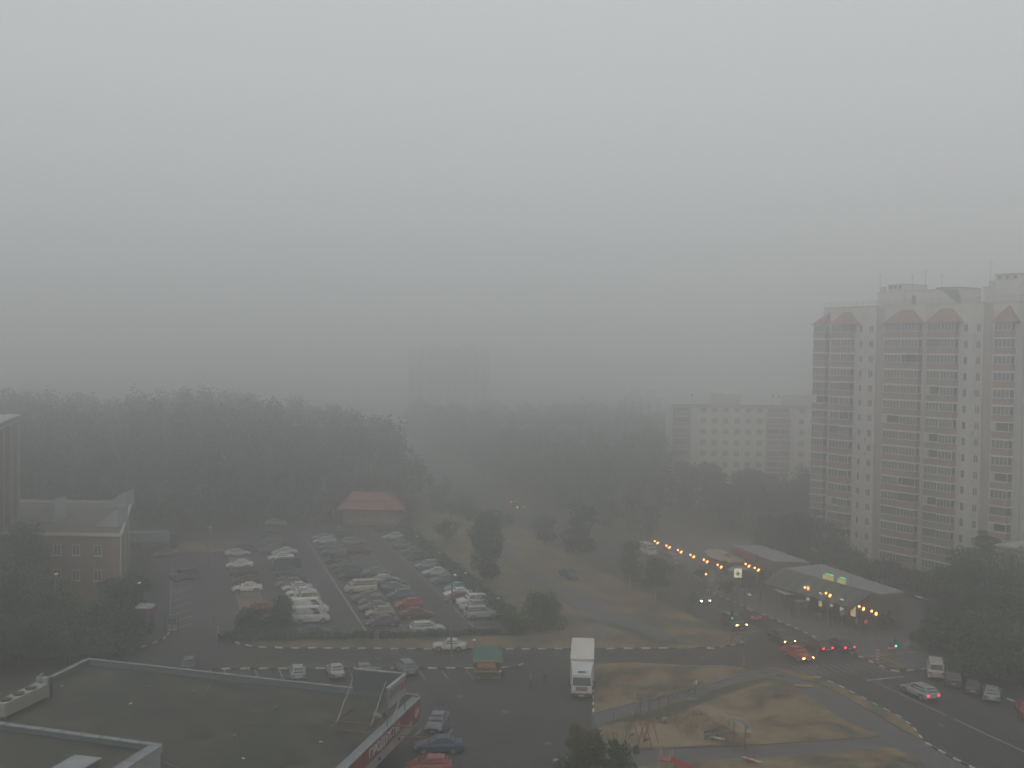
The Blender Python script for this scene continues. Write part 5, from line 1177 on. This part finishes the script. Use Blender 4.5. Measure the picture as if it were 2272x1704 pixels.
# wire fence along the front of the car park: posts with rails
fn=thing('mesh_fence',(0,0,0),0,'thin dark post fence along the front of the car park','fence')
pm=MB().cyl((0,0,0),(0,0,1.7),.04,n=5).mesh('fence_post',metal_g)
for k in range(19):
    p=W(5+k*1.95,139.9-k*.23); link('fence_post',pm,fn,(p.x,p.y,.02))
a=W(5,139.9);b=W(5+18*1.95,139.9-18*.23); d=b-a
for z_ in (.4,1.0,1.6): MB().cyl((0,0,0),(d.length,0,0),.018,n=4).build('rail',metal_g,fn,loc=(a.x,a.y,z_),rot=math.atan2(d.y,d.x))

# green and yellow fruit kiosk
g=G(1082,1507); KR=math.atan2(1.0,-6.0)-math.pi/2-math.pi/2+math.pi/2
t=thing('fruit_kiosk',(g.x,g.y+.0,.012),.02,'small kiosk with a green roof, yellow trim and spotted walls beside the street','kiosk')
kw=mat('kiosk_wall',(.03,.055,.03),.7,c2=(.20,.17,.05),scale=2.6,contrast=(.50,.60),detail=5)
kg=mat('kiosk_green',(.02,.11,.085),.6,c2=(.018,.09,.08),scale=.9); ky=mat('kiosk_yellow',(.34,.24,.055),.6,c2=(.26,.20,.05),scale=2); ks=mat('kiosk_sign',(.42,.13,.06),.6,c2=(.45,.24,.10),scale=3)
MB().box(-1.5,1.5,0,4.0,0,2.0).build('wall',kw,t)
rf=MB(); rf.quad([(-1.6,-.25,2.2),(1.6,-.25,2.2),(1.1,3.9,2.75),(-1.3,3.9,2.75)]).quad([(-1.6,-.25,2.2),(-1.3,3.9,2.75),(-1.75,4.2,2.2)]).quad([(1.6,-.25,2.2),(1.75,4.2,2.2),(1.1,3.9,2.75)]).quad([(-1.75,4.2,2.2),(-1.3,3.9,2.75),(1.1,3.9,2.75),(1.75,4.2,2.2)]).quad([(-1.6,-.25,2.18),(-1.75,4.2,2.18),(1.75,4.2,2.18),(1.6,-.25,2.18)])
rf.build('roof',kg,t); MB().box(-1.62,1.62,-.30,-.26,1.95,2.19).build('front_trim',ky,t)
MB().quad([(-1.78,4.2,1.95),(-1.78,4.2,2.19),(-1.63,-.26,2.19),(-1.63,-.26,1.95)]).quad([(-1.70,4.2,1.95),(-1.55,-.26,1.95),(-1.55,-.26,2.19),(-1.70,4.2,2.19)]).build('side_trim',ky,t)
MB().box(-1.15,.85,-.12,-.02,1.28,1.86).build('sign_board',ks,t)
for k in range(9): MB().box(-1.05+k*.2,-.93+k*.2,-.14,-.125,1.42,1.70 if k%3 else 1.62).build('sign_letter',mat('kiosk_letter',(.40,.12,.22),.6),t)
MB().box(.95,1.35,-.06,-.02,1.0,1.8).build('hatch_window',glass_b,t); MB().box(-1.45,1.45,-.35,-.02,.85,.92).build('counter',ky,t)
MB().box(1.2,1.5,-.45,-.38,.95,1.1).build('white_lamp',lamp_white,t)
for i,(x,y) in enumerate(((1145,1482),(1162,1478))): pass

# playground -------------------------------------------------------
gA,gB,gC,gD=[G(x,y,K) for x,y in ((1420,1601),(1440,1600),(1461,1598),(1482,1591))]
t=thing('pull_up_bars',(gA.x,gA.y,K),0,'row of four tall thin dark red posts with bars behind the swings','climbing frame')
P_=[Vector((q.x-gA.x,q.y-gA.y,0)) for q in (gA,gB,gC,gD)]
for q,h in zip(P_,(2.35,2.45,2.4,2.1)): MB().cyl(tuple(q),(q.x,q.y,h),.055,n=6).build('post',rust,t)
for a,b,h in zip(P_,P_[1:],(2.1,1.9,1.6)): MB().cyl((a.x,a.y,h),(b.x,b.y,h),.02,n=5).build('bar',rust,t)
def swing(px,py,ang,label,h=2.5,wd=1.9):
    g=G(px,py,K); t=thing('swing_set',(g.x,g.y,K),ang,label,'swing')
    for x in (-wd/2,wd/2):
        for y in (-.75,.75): MB().cyl((x,y,0),(x,y*.08,h),.04,n=6).build('leg',red_p if y<0 else rust,t)
    MB().cyl((-wd/2-.1,0,h),(wd/2+.1,0,h),.045,n=6).build('top_bar',rust,t)
    for x in (-.35,.35): MB().cyl((x,0,h),(x,.12,.55),.012,n=4).build('chain',metal_g,t)
    MB().box(-.38,.38,0,.26,.5,.55).build('seat',mat('seat_dark',(.04,.04,.04),.8),t); return g
s1=swing(1407,1642,1.25,'farther and taller of the two dark red swing sets on the sand'); s2=swing(1437,1654,1.15,'nearer of the two dark red swing sets, feet on the open sand',2.35)
pA=G(1628,1664,K); pB=G(1652.5,1671,K)
t=thing('arch_sign',(pA.x,pA.y,K),0,'white curved sign arch on two thin red posts at the playground','sign')
pb=Vector((pB.x-pA.x,pB.y-pA.y,0)); MB().cyl((0,0,0),(0,0,2.75),.06,n=6).build('post',rust,t); MB().cyl(tuple(pb),(pb.x,pb.y,2.45),.06,n=6).build('post',rust,t)
arc=MB(); cx,cz,ri,ro=.05,1.75,.95,1.40; N=16; 
for k in range(N):
    a0=math.radians(118-k*125/N); a1=math.radians(118-(k+1)*125/N)
    def q_(r_,a,y): return (cx+r_*math.cos(a)*1.05,y+(-.25*(1-math.cos(a)))*0-.05,cz+r_*math.sin(a)*.95)
    arc.quad([q_(ri,a0,0),q_(ri,a1,0),q_(ro,a1,0),q_(ro,a0,0)]); arc.quad([q_(ri,a0,.06),q_(ro,a0,.06),q_(ro,a1,.06),q_(ri,a1,.06)]); arc.quad([q_(ro,a0,0),q_(ro,a1,0),q_(ro,a1,.06),q_(ro,a0,.06)]); arc.quad([q_(ri,a0,0),q_(ri,a0,.06),q_(ri,a1,.06),q_(ri,a1,0)])
arc.build('arch_panel',mat('arch_white',(.38,.38,.38),.6,c2=(.26,.26,.27),scale=2.5),t)
for k in range(11):
    a=math.radians(108-k*9.5); r_=1.18; MB().box(-.05,.05,-.02,.0,-.10,.10).build('arch_letter',mat('arch_letter',(.14,.14,.15),.7),t,loc=(cx+r_*math.cos(a)*1.05,-.075,cz+r_*math.sin(a)*.95),rot=(0,math.radians(90)-a,0))
for x,z_ in ((1.2,1.45),(1.42,1.45)): MB().box(-.05,.05,-.03,.03,-.28,.2).build('end_strut',red_p,t,loc=(x,-.1,z_))
MB().box(-.55,-.45,-.05,.05,2.3,2.75).build('end_strut',red_p,t)
# small play items
def bench(px,py,ang,label,c=mat('bench_wood',(.10,.06,.045),.8),legs=metal_g):
    g=G(px,py,K); t=thing('bench',(g.x,g.y,K),ang,label,'bench')
    for k in range(3): MB().box(-.8,.8,-.22+k*.15,-.10+k*.15,.42,.46).build('seat_slat',c,t)
    for k in range(2): MB().box(-.8,.8,.24,.28,.55+k*.16,.67+k*.16).build('back_slat',c,t)
    for x in (-.65,.65): MB().box(x-.04,x+.04,-.2,.28,0,.42).build('leg',legs,t)
    return t
bench(1580,1640,.5,'dark bench on the dark grass between sand and arch sign'); 
g=G(1592,1644,K); t=thing('sandpit_board',(g.x,g.y,K),-.6,'pale slanting board beside the bench left of the arch sign','board'); MB().box(-.7,.7,-.2,.2,.25,.31).build('plank',mat('board_cream',(.36,.33,.25),.8),t); MB().box(-.6,-.5,-.15,.15,0,.25).box(.5,.6,-.15,.15,0,.25).build('leg',metal_g,t)
g=G(1522,1617,K); t=thing('play_tunnel',(g.x,g.y,K),.2,'pale low curved climbing hoop at the edge of the sand','climbing hoop')
hp=MB()
for yy in (0,.5): hp.tube([(-.8+.16*k,yy,.55*math.sin(math.pi*k/10)+.02) for k in range(11)],.05,6)
hp.build('hoop',mat('hoop_pale',(.26,.22,.2),.7),t)
g=G(1474,1606,K); t=thing('spring_rider',(g.x,g.y,K),.6,'small pale spring seat behind the sand','play rider'); MB().cyl((0,0,0),(0,0,.35),.08,n=6).build('spring',metal_g,t); MB().box(-.35,.35,-.15,.15,.35,.6).build('rider_body',mat('rider_pale',(.25,.2,.17),.7),t)
g=G(1664,1690,K); t=thing('seesaw',(g.x,g.y,.13),-.75,'red seesaw with a pale board near the foot of the arch sign','seesaw'); MB().box(-.95,.95,-.16,.16,.42,.48).build('plank',mat('seesaw_pale',(.34,.33,.28),.7),t,loc=(.35,-.25,-.1)); MB().box(-.15,.15,-.3,.3,0,.42).build('stand',red_p,t); MB().cyl((-.4,.3,.3),(-.4,.3,.95),.04,n=6).cyl((.1,.5,.3),(.1,.5,.9),.04,n=6).build('handle',red_p,t)
g=G(1480,1712,K); t=thing('slide',(g.x,g.y,K),-.35,'bright red slide tower with four pale posts at the bottom edge','slide')
for x,y,h in ((-.65,-.35,2.0),(-.65,.65,2.0),(.3,-.35,1.9),(.3,.65,1.9)): MB().cyl((x,y,0),(x,y,h),.05,n=6).build('post',mat('slide_post',(.35,.30,.27),.6),t)
MB().box(-.7,.35,-.4,.7,1.0,1.08).build('deck',red_p,t); MB().quad([(.35,-.3,1.05),(2.6,-.3,.2),(2.6,.35,.2),(.35,.35,1.05)]).quad([(.35,.35,1.0),(2.6,.35,.15),(2.6,-.3,.15),(.35,-.3,1.0)]).build('chute',mat('slide_red',(.34,.045,.035),.5),t)
for y in (-.32,.37): MB().quad([(.35,y,1.0),(2.6,y,.15),(2.6,y,.42),(.35,y,1.3)]).quad([(.35,y+.03,1.3),(2.6,y+.03,.42),(2.6,y+.03,.15),(.35,y+.03,1.0)]).build('chute_side',mat('slide_red',(0,0,0)),t)
g=G(1362,1600,K); t=thing('stump_post',(g.x,g.y,K),0,'short dark post at the footpath edge left of the swings','post'); MB().cyl((0,0,0),(0,0,.9),.05,n=6).build('post',metal_g,t)
g=G(2107,1684); t=thing('kerb_post',(g.x,g.y,.03),0,'short yellowish post by the avenue kerb near the bottom right','post'); MB().cyl((0,0,0),(0,0,1.1),.04,n=6).build('post',mat('post_yellowish',(.2,.19,.09),.7),t)
g=G(1536,1554); tag(MB().cyl((0,0,0),(0,0,.02),.55,.55,14).build('manhole_cover',mat('cover_green',(.10,.125,.115),.7),None,loc=(g.x,g.y,.145)),'round grey-green manhole cover at the footpath edge','manhole cover')

# ================================================================== people
skin_m=mat('skin',(.32,.19,.13),.7); hair_m=mat('hair_dark',(.02,.016,.012),.8)
def figure(px,py,ang,top,legs_c,label,h=1.72,pose='stand',z=.012,seat=0.0,world=None,group=None):
    s=h/1.75
    J={'pel':(0,0,.95),'ch':(0,0,1.28),'nk':(0,0,1.47),'hd':(0.02,0,1.66),'sl':(0,.17,1.42),'sr':(0,-.17,1.42),'el':(.0,.24,1.14),'er':(0,-.24,1.14),'wl':(.08,.26,.88),'wr':(.08,-.26,.88),'hl':(0,.09,.90),'hr':(0,-.09,.90),'kl':(.02,.10,.50),'kr':(.02,-.10,.50),'al':(0,.11,.09),'ar':(0,-.11,.09),'tl':(.16,.12,.04),'tr':(.16,-.12,.04)}
    if pose=='walk': J.update(kl=(.16,.10,.52),al=(.26,.11,.10),tl=(.42,.12,.08),kr=(-.02,-.1,.50),ar=(-.30,-.11,.14),tr=(-.18,-.12,.05),el=(-.10,.24,1.16),wl=(-.12,.25,.90),er=(.10,-.24,1.16),wr=(.26,-.24,.96))
    if pose=='sit': J.update(kl=(.40,.10,.88),kr=(.40,-.10,.88),al=(.46,.11,.46),ar=(.46,-.11,.46),tl=(.62,.12,.44),tr=(.62,-.12,.44),wl=(.25,.22,1.2),wr=(.25,-.22,1.2),el=(.1,.26,1.15),er=(.1,-.26,1.15))
    E_=[('pel','ch'),('ch','nk'),('nk','hd'),('ch','sl'),('ch','sr'),('sl','el'),('el','wl'),('sr','er'),('er','wr'),('pel','hl'),('pel','hr'),('hl','kl'),('kl','al'),('al','tl'),('hr','kr'),('kr','ar'),('ar','tr')]
    rad={'pel':.145,'ch':.155,'nk':.06,'hd':.11,'sl':.075,'sr':.075,'el':.05,'er':.05,'wl':.035,'wr':.035,'hl':.10,'hr':.10,'kl':.065,'kr':.065,'al':.045,'ar':.045,'tl':.04,'tr':.04}
    ks=list(J); me=bpy.data.meshes.new('person'); me.from_pydata([tuple(c*s for c in J[k]) for k in ks],[(ks.index(a),ks.index(b)) for a,b in E_],[])
    o=bpy.data.objects.new('person',me); col.objects.link(o); md=o.modifiers.new('skin','SKIN'); sk=me.skin_vertices[0].data
    for i,k in enumerate(ks): sk[i].radius=(rad[k]*s,rad[k]*s)
    sk[0].use_root=True; md2=o.modifiers.new('ss','SUBSURF'); md2.levels=1
    dg=bpy.context.evaluated_depsgraph_get(); m2=bpy.data.meshes.new_from_object(o.evaluated_get(dg)); bpy.data.objects.remove(o)
    m2.name='person'; m2.materials.clear()
    tm_=mat('cloth_%02x%02x%02x'%tuple(int(c*255) for c in top),top,.85); lm_=mat('cloth_%02x%02x%02x'%tuple(int(c*255) for c in legs_c),legs_c,.85)
    for q in (tm_,lm_,skin_m,hair_m): m2.materials.append(q)
    for p in m2.polygons:
        c=p.center/s; w_=abs(c.y)
        if c.z>1.62 and c.x<.06 or c.z>1.74: p.material_index=3
        elif c.z>1.50: p.material_index=2
        elif w_>.2 and c.z<1.0: p.material_index=2
        elif c.z>(1.0 if pose!='sit' else .98): p.material_index=0
        else: p.material_index=1
        p.use_smooth=True
    g=G(px,py,z) if world is None else world
    o=bpy.data.objects.new('person',m2); col.objects.link(o); o.location=(g[0],g[1],(z if world is None else world[2])+seat); o.rotation_euler=(0,0,ang); tag(o,label,'person',group); return o
figure(1178,1527,2.6,(.16,.20,.20),(.05,.05,.055),'person in a dull pale top and dark trousers crossing the yard, left of two',pose='walk')
figure(1210,1525,1.9,(.03,.03,.035),(.05,.045,.05),'person in black crossing the yard, right of two, nearer the truck',pose='walk')
figure(1545,1539,1.2,(.34,.35,.34),(.16,.15,.14),'woman in white walking on the footpath above the playground',pose='walk',z=.03)
c1p=Vector((s1.x,s1.y,K)); figure(0,0,1.25+math.pi/2,(.38,.38,.38),(.05,.05,.06),'child in a white top on the farther swing',h=1.35,pose='sit',world=(s1.x,s1.y+.05,K),seat=-.14)
figure(0,0,1.15+math.pi/2,(.30,.32,.33),(.05,.05,.06),'child in a pale top on the nearer swing',h=1.3,pose='sit',world=(s2.x,s2.y+.05,K),seat=-.12)
cols_=[(.05,.05,.06),(.12,.12,.13),(.20,.20,.21),(.10,.04,.04),(.04,.06,.10),(.03,.03,.03)]
for i,(x,y,l) in enumerate(((1845,1392,'person walking past the round pale sign by the market'),(1812,1382,'person in front of the middle lit doorways of the market'),(1820,1384,'person beside another before the middle lit doorways'),(1872,1372,'person right under the white lit doorway'),(1880,1375,'second person near the rightmost lit doorway'),(1700,1345,'person by the kerb left of the sloping-roofed shelter'),(1758,1372,'person waiting right of the sloping-roofed shelter'),(1764,1374,'person waiting behind another right of the shelter'),(1900,1398,'person walking below the pair of right globe lamps'),(1652,1330,'person on the pavement below the pharmacy sign'),(1975,1452,'person standing by the bright green traffic light'),(2008,1455,'pale-dressed person at the corner right of the bright green traffic light'),(1686,1338,'person near the small tree on the market pavement'))):
    figure(x,y,i*1.3,cols_[i%6] if i!=11 else (.25,.26,.26),cols_[(i+3)%6],l,pose='walk' if i%2 else 'stand',z=.10,group='people on the market pavement')

# ------------------------------------------------------------------ smoke haze over everything
hb = MB().box(-2100,2100,-400,2100,-1.2,66)
hz = hb.build('haze', bpy.data.materials.new('smoke'))
hm = hz.data.materials[0]; hm.use_nodes=True; hn=hm.node_tree; hn.nodes.clear()
ho=hn.nodes.new('ShaderNodeOutputMaterial'); hv=hn.nodes.new('ShaderNodeVolumePrincipled')
hv.inputs['Color'].default_value=(*HAZE_COLOR,1); hv.inputs['Density'].default_value=HAZE_DENSITY; hv.inputs['Anisotropy'].default_value=.87
hn.links.new(hv.outputs[0], ho.inputs['Volume'])
tag(hz, 'thick grey smoke haze filling the air over the whole district', 'haze', kind='stuff')
